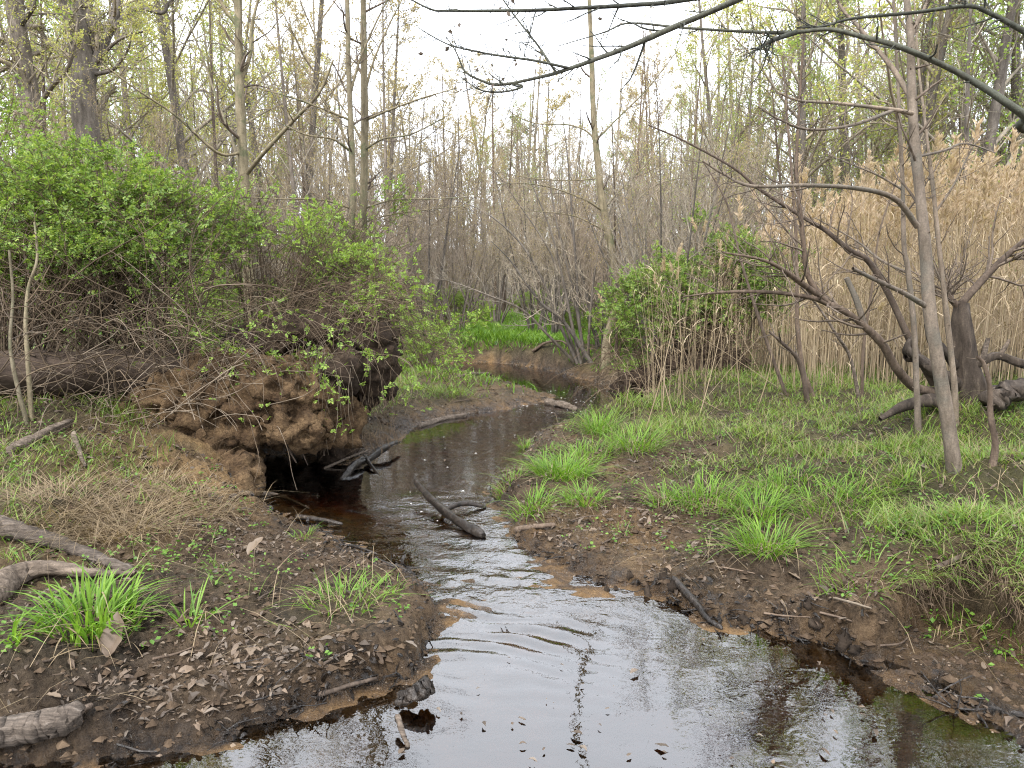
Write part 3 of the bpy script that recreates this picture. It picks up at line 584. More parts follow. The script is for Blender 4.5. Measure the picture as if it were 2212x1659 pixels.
tree('young_tree', b, 'smooth olive-tan young tree rising behind the big green bush', 'tree',
     ([b - [0, 0, .1], (535, 520, Y), (527, 380, Y), (520, 250, Y), (517, 150, Y), (514, 0, Y), (510, -150, Y), (508, -450, Y)], .078, .03),
     [([(530, 378, Y), (570, 330, Y - .2), (630, 265, Y - .4), (690, 200, Y - .6), (720, 130, Y - .7)], .030, .01),
      ([(519, 180, Y), (540, 120, Y), (545, 50, Y), (575, -60, Y)], .026, .012), ([(516, 60, Y), (480, 10, Y), (455, -50, Y)], .026, .012),
      ([(525, 375, Y), (500, 300, Y + .2), (470, 220, Y + .4), (440, 130, Y + .6), (400, 30, Y + .7)], .026, .008),
      ([(524, 330, Y), (470, 330, Y - .3), (380, 250, Y - .6), (290, 190, Y - .9), (200, 120, Y - 1.1)], .020, .006)],
     'bark_olive', 13, dict(n1=9, n2=5, L1=(.10, .28), absL=3.0, t0=.3, rmin=.0028))
for xa, xb, xt, Yt, sd0, lab, r in ((758, 757, 752, 9.0, 15, 'thinner of the two close-set slim trees behind the root mound', .045), (782, 788, 786, 9.3, 17, 'thicker of the two close-set slim trees behind the root mound', .06)):
    b = ground_z(at(xa, 700, Yt)); Y = Yt
    q = 1 if sd0 == 17 else -1
    tree('young_tree', b, lab, 'tree', ([b - [0, 0, .1], (xa, 560, Y), (xa + 4, 420, Y), (xb, 250, Y), (xt, 100, Y), (xt - 2, 0, Y), (xt - 4, -150, Y), (xt, -420, Y)], r, r * .35),
         [([(xb - 2, 325, Y), (xb + q * 40, 300, Y - .2), (xb + q * 100, 290, Y - .5), (xb + q * 180, 250, Y - .7)], .016, .005),
          ([(xb, 260, Y), (xb + q * 60, 235, Y - .2), (xb + q * 130, 210, Y - .4), (xb + q * 200, 190, Y - .5)], .016, .005),
          ([(xb, 450, Y), (xb + q * 60, 432, Y - .2), (xb + q * 140, 430, Y - .4), (xb + q * 240, 425, Y - .5)], .014, .005),
          ([(xb, 200, Y), (xb + 20, 130, Y), (xb + 50, 60, Y), (xb + 90, -20, Y)], .018, .006),
          ([(xb, 320, Y), (xb - 30, 260, Y), (xb - 70, 200, Y), (xb - 110, 120, Y)], .016, .005),
          ([(xb, 480, Y), (xb + q * 50, 465, Y), (xb + q * 160, 450, Y), (xb + q * 230, 445, Y)], .012, .004)],
         'bark_olive', sd0, dict(n1=9, n2=5, L1=(.10, .28), absL=2.6, t0=.2, rmin=.0026))
b = gp(1262, 792); Y = b[1]
o = thing('alder_shrub', b, 'leaning many-stemmed grey alder at the water bend, its stems fanning out to the left', 'shrub', 'alder shrubs')
rg = np.random.default_rng(47)
for q, (l, r0) in enumerate((([(1283, 795), (1242, 729), (1209, 686), (1170, 656), (1134, 609), (1100, 560), (1060, 520)], .045), ([(1255, 785), (1235, 700), (1215, 600), (1190, 500), (1150, 400), (1110, 310)], .035), ([(1248, 785), (1205, 690), (1170, 600), (1120, 520), (1050, 460), (980, 430)], .035),
                          ([(1265, 788), (1250, 690), (1245, 590), (1235, 450), (1225, 330), (1215, 250)], .035), ([(1240, 782), (1180, 720), (1130, 670), (1060, 640), (980, 610), (930, 600)], .028), ([(1270, 788), (1275, 680), (1290, 560), (1330, 420), (1370, 320)], .03), ([(1252, 786), (1215, 680), (1195, 560), (1120, 440), (1060, 360)], .03), ([(1262, 786), (1240, 640), (1200, 470), (1180, 330), (1170, 260)], .028))):
    ml = MB(); p, r = limb(ml, [(x, y, Y + (.15 * (q % 4) - .2) * i * .5 + (0 if i else .05 * q)) for i, (x, y) in enumerate(l)], r0, .006, k=7, seed=q, n=26); so_ = link('stem', ml.mesh('stem', b), M['bark_grey'], o)
    mc = MB(); twigs(mc, rg, [(p, r)], n1=16, n2=9, n3=3, L1=(.12, .36), absL=2.6, t0=.22, rmin=.0032, up=.2); link('twigs', mc.mesh('twigs', b), M['twig'], so_)
stem([(60, 780, 0), (55, 700, .05), (62, 620, .1), (80, 560, .1), (75, 480, .2)], .018, .008, 'olive sapling stem standing before the fallen log at the left border', 48, 'bark_olive', base_px=(68, 905))
stem([(30, 800, 0), (22, 730, .05), (28, 640, .1), (20, 540, .1)], .016, .008, 'second olive sapling stem by the fallen log, nearer the left border', 49, 'bark_olive', base_px=(60, 915))
# --- overhanging limbs of a tree standing out of the frame
b = ground_z(np.array([4.6, 3.6, 0])); Y = 3.4
o = thing('overhanging_tree', b, 'dark limbs of a bank tree reaching across the top of the view', 'tree')
rg = np.random.default_rng(53); PR = []
part_limb(o, b, 'trunk', [b - [0, 0, .1], b + [.02, 0, 1.4], b + [-.05, -.02, 2.6], b + [-.2, -.1, 3.9], b + [-.3, -.2, 5.6]], .13, .05, 'bark_dark', 12, .05, 1, n=30)
PR.append(part_limb(o, b, 'limb', [b + [0, 0, 1.7], (2300, 300, 3.5), (2212, 247, Y), (2125, 190, Y), (2042, 143, Y), (1948, 103, Y), (1865, 80, Y), (1792, 63, Y), (1708, 70, Y), (1608, 68, Y), (1475, 60, Y), (1360, 50, Y), (1304, 70, Y - .1), (1204, 100, Y - .1)], .018, .0018, 'bark_dark', 9, .12, 2, n=70))
PR.append(part_limb(o, b, 'limb', [b + [0, 0, 2.3], (2330, 130, 3.6), (2212, 67, Y + .2), (2142, 30, Y + .2), (2088, 13, Y + .2), (1975, 27, Y + .2), (1842, 40, Y + .2), (1782, 56, Y + .15), (1722, 60, Y + .1)], .0155, .0035, 'bark_dark', 9, .09, 3, n=50))
PR.append(part_limb(o, b, 'branch', [(1720, 70, Y), (1662, 90, Y - .05), (1638, 107, Y - .1)], .011, .006, 'bark_dark', 7, .09, 4))
PR.append(part_limb(o, b, 'limb', [b + [-.2, -.1, 3.9], (1900, -150, 3.6), (1700, -50, 3.2), (1598, -3, 3.1), (1475, 50, 3.1), (1361, 100, 3.1), (1281, 130, 3.1), (1238, 145, 3.1), (1181, 163, 3.1), (1081, 183, 3.1), (1038, 173, 3.1), (1004, 153, 3.1), (984, 110, 3.1), (964, 80, 3.1)], .015, .0018, 'bark_dark', 9, .10, 5, n=90))
PR.append(part_limb(o, b, 'branch', [(1231, 147, 3.1), (1160, 132, 3.05), (1098, 123, 3.0), (1038, 113, 3.0), (971, 97, 3.0), (914, 67, 3.0)], .006, .002, 'bark_dark', 6, .1, 6))
PR.append(part_limb(o, b, 'branch', [(1201, 156, 3.1), (1180, 125, 3.1), (1161, 97, 3.15), (1114, 37, 3.2), (1080, -10, 3.2)], .006, .003, 'bark_dark', 6, .1, 7))
PR.append(part_limb(o, b, 'branch', [(1100, 180, 3.1), (1130, 186, 3.1), (1090, 198, 3.1), (1040, 195, 3.1), (1000, 170, 3.1)], .005, .002, 'bark_dark', 6, .1, 8))
PR.append(part_limb(o, b, 'limb', [b + [-.25, -.15, 4.8], (1950, -260, 3.6), (1700, -50, 3.3), (1475, 0, 3.2), (1371, 10, 3.2), (1238, 18, 3.2), (1138, 22, 3.2), (971, 23, 3.2), (931, 20, 3.2), (881, -5, 3.2), (820, -40, 3.2)], .013, .002, 'bark_dark', 8, .09, 9, n=60))
CR = []
for q, tip in enumerate(((3.0, 6.2, 6.4), (2.1, 5.4, 7.0), (4.2, 7.4, 6.8), (5.2, 6.2, 5.4), (3.4, 8.2, 8.0), (2.4, 7.4, 7.6), (5.6, 8.0, 7.4), (4.6, 5.2, 7.2), (3.6, 7.0, 5.6))):
    st_ = b + np.array([-.12 - .02 * q, -.06, 2.9 + .28 * q]); tp = np.array(tip); CR.append(part_limb(o, b, 'limb', [st_, st_ * .6 + tp * .4 + [0, 0, .45], st_ * .25 + tp * .75 + [0, 0, .35], tp], .045, .008, 'bark_dark', 7, .08, 20 + q))
for p, r in CR:
    mc = MB(); tp_ = twigs(mc, rg, [(p, r)], n1=22, n2=8, n3=4, L1=(.2, .55), absL=2.4, t0=.2, rmin=.005, up=.05); link('twigs', mc.mesh('twigs', b), M['bark_dark'], o)
    lf = MB(); bud_leaves(lf, rg, tp_, 1, (.02, .045), .6); link('leaves', lf.mesh('leaves', b, False), M['bud_tan'], o)
mc = MB(); tips = twigs(mc, rg, PR, n1=26, n2=3, L1=(.03, .28), absL=1.0, t0=.25, rmin=.0011, up=.02); link('twigs', mc.mesh('twigs', b), M['bark_dark'], o)
lf = MB(); sel = [t[rg.random(len(t)) < .10] for t in tips]; bud_leaves(lf, rg, sel, 1, (.015, .03), .6); link('withered_leaves', lf.mesh('withered_leaves', b, False), M['litter'], o)

# ------------------------------------------------------------------ big old trees behind the bush
def big_tree(px, Y, base_r, pts_, limbs, label, seed, mat='bark_grey', leaf=('bud_yellow', 2, (.03, .055)), tw=None):
    b = ground_z(at(px, 700, Y))
    return tree('old_tree', b, label, 'tree', ([b - [0, 0, .2]] + [(x, y, Y + d) for x, y, d in pts_], base_r, base_r * .55),
                [([(x, y, Y + d) for x, y, d in l], r0, r1) for l, r0, r1 in limbs], mat, seed, tw or dict(n1=12, n2=7, n3=4, L1=(.10, .28), absL=5.0, t0=.25, rmin=.004), 'twig', leaf, k=14)
big_tree(86, 14, .20, [(80, 420, 0), (76, 310, 0), (62, 200, 0), (45, 100, 0), (32, 0, 0), (20, -150, 0), (0, -420, 0)],
         [([(70, 250, 0), (110, 190, -.5), (150, 140, -1), (170, 40, -1.2)], .06, .02), ([(50, 130, 0), (20, 90, -.4), (-30, 80, -.6)], .05, .02), ([(40, 60, 0), (75, 10, -.4), (95, -60, -.6)], .05, .02)],
         'leaning grey-barked tree with yellow buds, leftmost of the old trees', 61)
big_tree(196, 14.5, .27, [(192, 430, 0), (188, 310, 0), (182, 200, 0), (178, 130, 0), (165, 60, 0), (145, 0, 0), (120, -120, 0), (100, -380, 0)],
         [([(184, 140, 0), (190, 70, .2), (186, 0, .3), (190, -150, .3)], .17, .10), ([(190, 230, 0), (200, 150, 0), (230, 80, .2), (250, 30, .3), (262, -20, .4), (290, -150, .5)], .12, .06),
          ([(232, 75, .2), (290, 20, .2), (350, 28, .2), (365, 5, .2), (400, -20, .2)], .045, .02), ([(205, 140, 0), (240, 100, -.3), (270, 80, -.5), (330, 62, -.6)], .04, .012),
          ([(205, 160, 0), (245, 150, -.5), (275, 110, -.8), (285, 70, -1)], .04, .012), ([(150, 20, 0), (110, -40, .2), (60, -100, .4)], .09, .04)],
         'thick forked grey tree with yellow buds, stoutest trunk in view', 63)
# ------------------------------------------------------------------ wood behind: a few grown kinds, each tree its own object
def proto(seed, H, r0, n1=14, L1=(.18, .34), n2=8, n3=6, lean=.05, ang=(30, 55), leafn=1, leafsz=(.03, .05), stems=1, spread=.3, t0=.25, up=.2, rmin=.004, n4=0, sparse=.6):
    rg = np.random.default_rng(seed); mt = MB(); mc = MB(); ml = MB(); tips = []
    for s in range(stems):
        az = rg.uniform(0, 6.28); l = lean if stems == 1 else spread * rg.uniform(.4, 1.2)
        d = np.array([math.cos(az), math.sin(az), 0]); h = H * (1 if stems == 1 else rg.uniform(.6, 1.0)); n = 14
        t = np.linspace(0, 1, n)[:, None]
        P = d * (l * h * (t ** 1.2 if stems == 1 else t - .25 * t * t)) + np.array([0, 0, 1]) * (t * h - (.0 if stems == 1 else .12 * h * t * t)) + np.cumsum(np.cumsum(rg.normal(0, .012 * h / n, (n, 3)) * [1, 1, .1], 0), 0) * (t > 0)
        if stems > 1: P = P + d * .12 * rg.uniform(.3, 1)
        P[0, 2] -= .25
        r = r0 * (1 if s == 0 else rg.uniform(.5, .9)); R = r * (1 - .82 * np.linspace(0, 1, n)) ; R[0] *= 1.25
        tubes(mt, P, R, 8, amp=.05, seed=seed + s)
        a, ra = grow(rg, P, R, n1, t0, .98, L1, ang, 8, .5, up, .09, .3, taper=sparse, rmin=rmin); tubes(mc, a, ra, 4)
        b, rb = grow(rg, a, ra, n2, .15, 1, (.25, .5), (28, 60), 5, .55, up * .7, .12, .4, rmin=rmin * .8); tubes(mc, b, rb, 3)
        c, rc = grow(rg, b, rb, n3, .15, 1, (.35, .7), (25, 60), 2, .7, up * .5, .12, .5, rmin=rmin * .65); tubes(mc, c, rc, 3)
        tips += [b, c]
        if n4:
            e, re = grow(rg, c, rc, n4, .2, 1, (.5, .9), (25, 60), 2, .8, .05, .12, .6, rmin=rmin * .6); tubes(mc, e, re, 3); tips.append(e)
    bud_leaves(ml, rg, tips, leafn, leafsz, .6, .03)
    return mt.mesh('trunk'), mc.mesh('branches'), ml.mesh('buds', None, False)
def place_tree(pr, name, loc, label, group, rz, sc, mats, leaf=True, cat='tree', parts=('trunk', 'branches', 'buds')):
    o = thing(name, loc, label, cat, group, rz, sc)
    link(parts[0], pr[0], M[mats[0]], o); link(parts[1], pr[1], M[mats[1]], o)
    if leaf: link(parts[2], pr[2], M[mats[2]], o)
    return o
for k_ in ('trunk', 'branches', 'buds'): pass
rgp = np.random.default_rng(77)
YT = [proto(100 + s, rgp.uniform(7.5, 9.5), rgp.uniform(.045, .07), n1=18, n2=9, n3=7, lean=rgp.uniform(.03, .14), leafn=2, leafsz=(.028, .05), rmin=.0045) for s in range(6)]
AL = [proto(200 + s, rgp.uniform(4.6, 6.0), .035, n1=11, n2=9, n3=5, stems=9, spread=.5, L1=(.2, .4), leafn=1, leafsz=(.015, .028), rmin=.0042, up=.25) for s in range(4)]
TT = [proto(300 + s, rgp.uniform(15, 19), rgp.uniform(.15, .23), n1=20, n2=8, n3=6, n4=3, lean=rgp.uniform(.04, .16), leafn=2, leafsz=(.05, .09), t0=.22, L1=(.2, .36), rmin=.006) for s in range(4)]
WP = [proto(400 + s, rgp.uniform(10, 12), .12, n1=22, n2=9, n3=7, n4=2, leafn=2, leafsz=(.05, .085), t0=.18, L1=(.25, .42), rmin=.005, up=.02, lean=.12, ang=(35, 70)) for s in range(3)]
YOUNG = ('slender bare young tree in the thicket beyond the stream', 'young trees of the thicket')
ALDER = ('many-stemmed grey alder shrub with fine twigs beyond the stream', 'alder shrubs')
TALL = ('tall grey tree with budding crown in the wood far behind', 'tall trees far behind')
def toppx(p, h): return project(np.array([p[0], p[1], p[2] + h]))[1]
def where(px, Y):
    side = ('at the left border' if px < 60 else 'behind the large green bush' if px < 420 else 'behind the olive-tan tree' if px < 620 else 'behind the paired slim trees' if px < 860 else 'left of the bend' if px < 1080
            else 'behind the leaning alder' if px < 1240 else 'behind the middle olive-barked tree' if px < 1370 else 'behind the round green bush' if px < 1660 else 'behind the bent tree' if px < 1880 else 'behind the reed plumes' if px < 2120 else 'at the right border')
    return side, ('front row' if Y < 17 else 'second row' if Y < 22 else 'middle row' if Y < 28 else 'back row')
def size(s): return 'tall' if s > 1.0 else 'middling' if s > .82 else 'short'
cnt = 0; placed = []
def free(p, r):
    for q in placed:
        if (q[0] - p[0]) ** 2 + (q[1] - p[1]) ** 2 < r * r: return False
    placed.append(p); return True
tries = 0
while cnt < 110 and tries < 3000:
    tries += 1
    Y = 13 + 27 * rgp.random() ** 1.2; px = rgp.uniform(-150, 2350)
    p = at(px, 640, Y); 
    if Y < 19 and 880 < px < 1330: continue
    if px > 1500 and Y < 20: continue
    if Y < 15 and px < 900: continue
    if px < 800 and rgp.random() < .45: continue
    p = ground_z(p)
    if not free(p, .9): continue
    s = rgp.uniform(.7, 1.15); h = 8.5 * s
    if 880 < px < 1500:
        lim = (1.6 + (HORIZ - rgp.uniform(110, 280)) / FPX * Y - p[2]) / 8.8; s = min(s, max(lim, .45))
    pr = YT[int(rgp.integers(6))]
    leaf = rgp.random() < .65
    lm = ('bud_yellow' if px < 520 else 'bud_tan' if px < 1000 else 'bud_green') if rgp.random() < .7 else 'bud_tan'
    bk = 'bark_grey' if rgp.random() < .5 else 'bark_brown'; w_ = where(px, Y)
    lab = f"{size(s)} slender {bk[5:]} tree {'with ' + dict(bud_yellow='yellow', bud_tan='tan', bud_green='green')[lm] + ' buds' if leaf else 'without buds'}, {w_[0]}, {w_[1]}"
    place_tree(pr, 'young_tree', p, lab, YOUNG[1], rgp.uniform(0, 6.28), s, (bk, 'twig' if rgp.random() < .5 else 'twig_red', lm), leaf); cnt += 1
cnt = 0; tries = 0
while cnt < 52 and tries < 3000:
    tries += 1
    Y = 11.5 + 16 * rgp.random(); px = rgp.normal(1230, 260) if cnt < 42 else rgp.uniform(250, 900)
    if px > 1560 and Y < 19: continue
    if px < 1010 and Y < 13: continue
    if px < 1260 and Y < 16.5 and px > 860: continue
    if Y < 12.6 and px < 1400: continue
    p = ground_z(at(px, 650, Y))
    if p[2] < .2 or not free(p, 1.0): continue
    s = rgp.uniform(.75, 1.1) * min(1, .6 + Y / 40)
    place_tree(AL[int(rgp.integers(4))], 'alder_shrub', p, f'{size(s)} many-stemmed alder {where(px, Y)[0]}, {where(px, Y)[1]} of thicket', ALDER[1], rgp.uniform(0, 6.28), s, ('bark_grey', 'twig' if rgp.random() < .4 else 'twig_red', 'bud_tan'), rgp.random() < .5, 'shrub', ('stems', 'branches', 'buds')); cnt += 1
ORD = 'first second third fourth fifth sixth seventh eighth ninth tenth eleventh twelfth thirteenth fourteenth fifteenth sixteenth seventeenth eighteenth nineteenth twentieth twenty-first twenty-second twenty-third twenty-fourth'.split()
TL = ((-60, 20, .9, 0, 'bud_yellow'), (330, 24, .9, 1, 'bud_green'), (420, 30, 1.0, 2, 'bud_yellow'), (590, 26, .8, 3, 'bud_green'), (655, 22, .85, 0, 'bud_tan'), (130, 32, 1.1, 2, 'bud_green'),
                         (500, 40, 1.0, 0, 'bud_yellow'), (850, 44, .85, 2, 'bud_tan'), (960, 48, .75, 3, 'bud_tan'), (1830, 24, .95, 3, 'bud_green'), (1915, 21, .9, 1, 'bud_green'), (2175, 20, .95, 2, 'bud_green'),
                         (2080, 28, 1, 0, 'bud_green'), (2300, 25, 1, 3, 'bud_tan'), (1990, 36, 1.05, 2, 'bud_yellow'), (1700, 40, .95, 1, 'bud_green'), (1760, 32, .8, 0, 'bud_yellow'), (780, 50, .95, 3, 'bud_tan'), (1600, 48, .8, 2, 'bud_yellow'), (1080, 55, .62, 0, 'bud_tan'), (1400, 58, .6, 3, 'bud_tan'))
for ti, (px, Y, s, k_, lm) in enumerate(sorted(TL)):
    p = ground_z(at(px, 640, Y)); place_tree(TT[k_], 'tall_tree', p, f"tall far tree with {dict(bud_yellow='yellow', bud_tan='tan', bud_green='green')[lm]} buds {where(px, Y)[0]}, {ORD[ti]} from the left", TALL[1], rgp.uniform(0, 6.28), s, ('bark_grey', 'twig', lm))
SP = ((1075, 44, 1.2, 'bud_tan'), (1165, 48, 1.3, 'bud_tan'), (1340, 46, 1.2, 'bud_tan'), (1425, 42, 1.15, 'bud_tan'), (-40, 16, 1.2, 'bud_green'), (440, 19, 1.15, 'bud_yellow'), (40, 22, .95, 'bud_yellow'), (170, 27, 1.1, 'bud_green'), (290, 21, 1.0, 'bud_yellow'), (370, 29, 1.15, 'bud_green'), (470, 25, 1.0, 'bud_yellow'), (580, 33, 1.1, 'bud_tan'), (700, 30, 1.0, 'bud_tan'), (830, 26, .9, 'bud_tan'), (920, 32, .9, 'bud_tan'), (1010, 38, .9, 'bud_tan'), (1470, 36, .9, 'bud_tan'),
      (1550, 25, 1.0, 'bud_yellow'), (1640, 30, 1.1, 'bud_yellow'), (1730, 25, .95, 'bud_green'), (1850, 33, 1.15, 'bud_yellow'), (1960, 26, 1.05, 'bud_green'), (2080, 31, 1.1, 'bud_green'), (2190, 25, 1.0, 'bud_green'), (1740, 21, 1.15, 'bud_yellow'), (1930, 19.5, 1.35, 'bud_yellow'), (2090, 18.5, 1.35, 'bud_green'))
SP = sorted(SP)
ORD += ['twenty-' + w for w in 'fifth sixth seventh eighth ninth'.split()] + ['thirtieth']
for ti, (px, Y, s, lm) in enumerate(SP):
    p = ground_z(at(px, 640, Y)); cn = dict(bud_yellow='yellow-green', bud_tan='tan', bud_green='pale green')[lm]
    place_tree(WP[ti % 3], 'spreading_tree', p, f"wide {cn} hazy crown {where(px, Y)[0]}, {ORD[ti]} from the left", 'trees in hazy new leaf', rgp.uniform(0, 6.28), s, ('bark_grey', 'twig', lm))
# far wood: one mass of stems and twigs
rg = np.random.default_rng(88); mw = MB(); Kw = 460
ang_ = rg.uniform(-.75, .75, Kw); dd = rg.uniform(36, 70, Kw); base = np.stack([dd * np.sin(ang_), dd * np.cos(ang_), np.full(Kw, .3)], 1)
hh = rg.uniform(7, 12, Kw) * np.where(np.abs(ang_) > .22, 1.3, 1.0); tt = np.linspace(0, 1, 7)
ln_ = rg.normal(0, .08, (Kw, 2)); P = base[:, None] + hh[:, None, None] * np.stack([ln_[:, :1] * tt, ln_[:, 1:] * tt, np.tile(tt, (Kw, 1))], -1)
R = (hh * .011)[:, None] * (1 - .8 * tt)[None]; tubes(mw, P, R, 5)
a, ra = grow(rg, P, R, 10, .1, 1, (.2, .42), (25, 60), 4, .5, .2, .1, .3, rmin=.012); tubes(mw, a, ra, 3)
b_, rb = grow(rg, a, ra, 7, .1, 1, (.35, .7), (25, 60), 2, .6, .1, .12, .4, rmin=.009); tubes(mw, b_, rb, 3)
wd_ = link('far_wood', mw.mesh('far_wood'), M['twig']); tag(wd_, 'hazy mass of bare far trees closing the view', 'wood', kind='stuff')
#--PART3--
# ------------------------------------------------------------------ bushes
def ell(px, py, Y, rx, ry, rz): c = at(px, py, Y); return (c, np.array([rx, ry, rz]))
def compound(mb, rg, p, d, size, nl=5):
    """small compound leaves: pairs of leaflets along a rachis"""
    K = len(p); d = nrm(d); upv = np.array([0, 0, 1.0]) + rg.normal(0, .45, (K, 3)); sd = nrm(np.cross(d, upv)); nm = np.cross(sd, d)
    for f, s in ((.4, 1), (.4, -1), (.75, 1), (.75, -1), (1.0, 0)):
        q = p + d * (size * f)[:, None]; dr = d * (.55 if s else 1) + sd * s * .9 + rg.normal(0, .15, (K, 3))
        l = size * rg.uniform(.5, .72, K); leaves(mb, q, dr, nm + rg.normal(0, .3, (K, 3)), l, l * .62, .12, .1)
def bush(name, base, label, ells, n_spray, n_cane, seed, leaf='leaf_rose', lsize=(.032, .055), spray=(.18, .45), cane_r=.006, roots=None, cane_mat='cane', per=8, low=.15, shell=.45, droop=.0, cat='shrub', twig_extra=3, leafless=0):
    rg = np.random.default_rng(seed); o = thing(name, base, label, cat)
    vol = np.array([e[1].prod() ** .8 for e in ells]); pick = rg.choice(len(ells), n_spray, p=vol / vol.sum())
    C = np.array([e[0] for e in ells])[pick]; RD = np.array([e[1] for e in ells])[pick]
    u = nrm(rg.normal(size=(n_spray, 3)) + [0, 0, .25]); rad = (shell + (1 - shell) * rg.random(n_spray) ** .6)[:, None]
    p = C + u * RD * rad
    clump = fbm(p[:, 0] * 2.6 + p[:, 2] * 1.3, p[:, 1] * 2.6 - p[:, 2] * 2.1, 2, seed)
    keep = (clump > rg.uniform(-.28, .40, n_spray)); p = p[keep]; u = u[keep]; K = len(p)
    d = nrm(u * [1, 1, .8] + rg.normal(0, .55, (K, 3)) + [0, 0, .25 - droop]); L = rg.uniform(*spray, K)
    N = 7; P = np.zeros((K, N, 3)); P[:, 0] = p - d * (L * .4)[:, None]
    for s in range(1, N):
        P[:, s] = P[:, s - 1] + d * (L / (N - 1))[:, None]; d = nrm(d + rg.normal(0, .12, (K, 3)) - [0, 0, .06 + droop * .25])
    mc = MB(); tubes(mc, P, np.tile(np.linspace(.0032, .0014, N), (K, 1)), 3)
    # canes from the root crown out to the foliage
    roots = [base] if roots is None else roots
    ci = rg.choice(len(p), n_cane); rt = np.array(roots)[rg.integers(len(roots), size=n_cane)] + rg.normal(0, .12, (n_cane, 3)) * [1, 1, 0]
    e = p[ci]; mid = (rt + e) / 2 + np.stack([rg.normal(0, .15, n_cane), rg.normal(0, .15, n_cane), .25 + .35 * rg.random(n_cane)], 1)
    over = e + (e - mid) * .35 - np.array([0, 0, .25]) * rg.random((n_cane, 1))
    t = np.linspace(0, 1, 14)[None, :, None]
    cane = (1 - t) ** 3 * rt[:, None] + 3 * (1 - t) ** 2 * t * mid[:, None] + 3 * (1 - t) * t * t * e[:, None] + t ** 3 * over[:, None]
    cane = cane + np.cumsum(rg.normal(0, .008, cane.shape), 1)
    cr = cane_r * rg.uniform(.5, 1.2, n_cane)[:, None] * np.linspace(1, .35, 14)[None]
    mk = MB(); tubes(mk, cane, cr, 5)
    a, ra = grow(rg, cane, cr, twig_extra, .3, .95, (.12, .3), (30, 75), 6, .6, .1, .15, .5, rmin=.0016); tubes(mc, a, ra, 3)
    link('canes', mk.mesh('canes', base), M[cane_mat], o); link('twigs', mc.mesh('twigs', base), M['cane'], o)
    lf = MB(); TT_ = np.repeat(np.arange(K), per); x = rg.uniform(.15, 1, len(TT_)) * (N - 1.001); i = x.astype(int); f = (x - i)[:, None]
    q = P[TT_, i] * (1 - f) + P[TT_, i + 1] * f; tg = nrm(P[TT_, i + 1] - P[TT_, i])
    dd = nrm(tg * .5 + rg.normal(0, .7, q.shape) + [0, 0, .2]); compound(lf, rg, q, dd, rg.uniform(*lsize, len(q)))
    link('foliage', lf.mesh('foliage', base, False), M[leaf], o); return o
def G(px, py, Y): return ground_z(at(px, py, Y))
bush('rose_bush', G(240, 800, 6.6), 'large dense green thorn bush filling the left bank above the fallen log',
     [ell(60, 480, 6.6, .95, .8, .50), ell(230, 455, 6.8, .85, .8, .56), ell(330, 490, 6.4, .7, .7, .42), ell(120, 550, 6.2, .8, .5, .18), ell(330, 545, 6.3, .7, .45, .18), ell(-80, 470, 6.5, .7, .8, .55), ell(420, 470, 6.9, .55, .6, .36)],
     3600, 190, 501, roots=[G(150, 800, 6.5), G(300, 800, 6.6), G(40, 800, 6.4), G(380, 800, 6.4), G(-60, 800, 6.3)], per=9, twig_extra=6, cane_r=.008)
bush('rose_bush', G(560, 760, 7.2), 'loose light green thorn bush between the large bush and the slim paired trees',
     [ell(520, 480, 7.4, .55, .6, .36), ell(610, 530, 7.2, .55, .6, .36), ell(690, 560, 7.3, .45, .6, .30), ell(745, 500, 8.2, .3, .4, .35), ell(850, 430, 9.0, .3, .3, .15), ell(820, 540, 8.6, .3, .4, .2)],
     520, 130, 502, leaf='leaf_fresh', per=7, twig_extra=12, spray=(.2, .5))
bush('rose_bush', G(760, 800, 6.9), 'arching bramble draped over the root mound and hanging towards the water',
     [ell(760, 650, 6.6, .25, .35, .10), ell(850, 640, 6.7, .35, .45, .20), ell(930, 620, 6.9, .3, .4, .18), ell(960, 700, 6.9, .28, .4, .20), ell(790, 590, 7.2, .5, .5, .25), ell(940, 770, 7.0, .28, .4, .12), ell(1000, 690, 7.0, .18, .3, .1)],
     620, 60, 503, leaf='leaf_fresh', per=6, droop=.25, roots=[at(720, 720, 6.9), at(800, 700, 6.9), at(640, 720, 6.8)], twig_extra=10, spray=(.2, .5), cane_r=.005)
bush('rose_bush', G(1500, 790, 10.6), 'round bright green bush on the far side of the bend',
     [ell(1380, 665, 10.4, .6, .6, .42), ell(1470, 620, 10.6, .75, .7, .52), ell(1570, 590, 10.8, .7, .7, .50), ell(1640, 610, 10.7, .55, .6, .42), ell(1320, 690, 10.3, .35, .4, .25), ell(1540, 660, 10.3, .6, .5, .25), ell(1500, 560, 10.8, .3, .4, .25), ell(1690, 560, 11, .3, .4, .3), ell(1600, 530, 11, .35, .4, .2), ell(1490, 480, 11.5, .25, .3, .12)],
     2800, 130, 504, per=8, roots=[G(1420, 780, 10.6), G(1520, 780, 10.7), G(1600, 780, 10.8)], lsize=(.04, .065), cane_r=.008, twig_extra=6)
bush('rose_bush', G(20, 690, 9), 'pale green leafy shrub rising at the left border behind the large bush',
     [ell(-20, 330, 8.2, .6, .5, .9), ell(30, 300, 9, .5, .5, .4), ell(10, 420, 8.0, .7, .5, .5)], 420, 40, 505, leaf='leaf_fresh', per=6, roots=[G(0, 700, 8.5)], spray=(.2, .5))
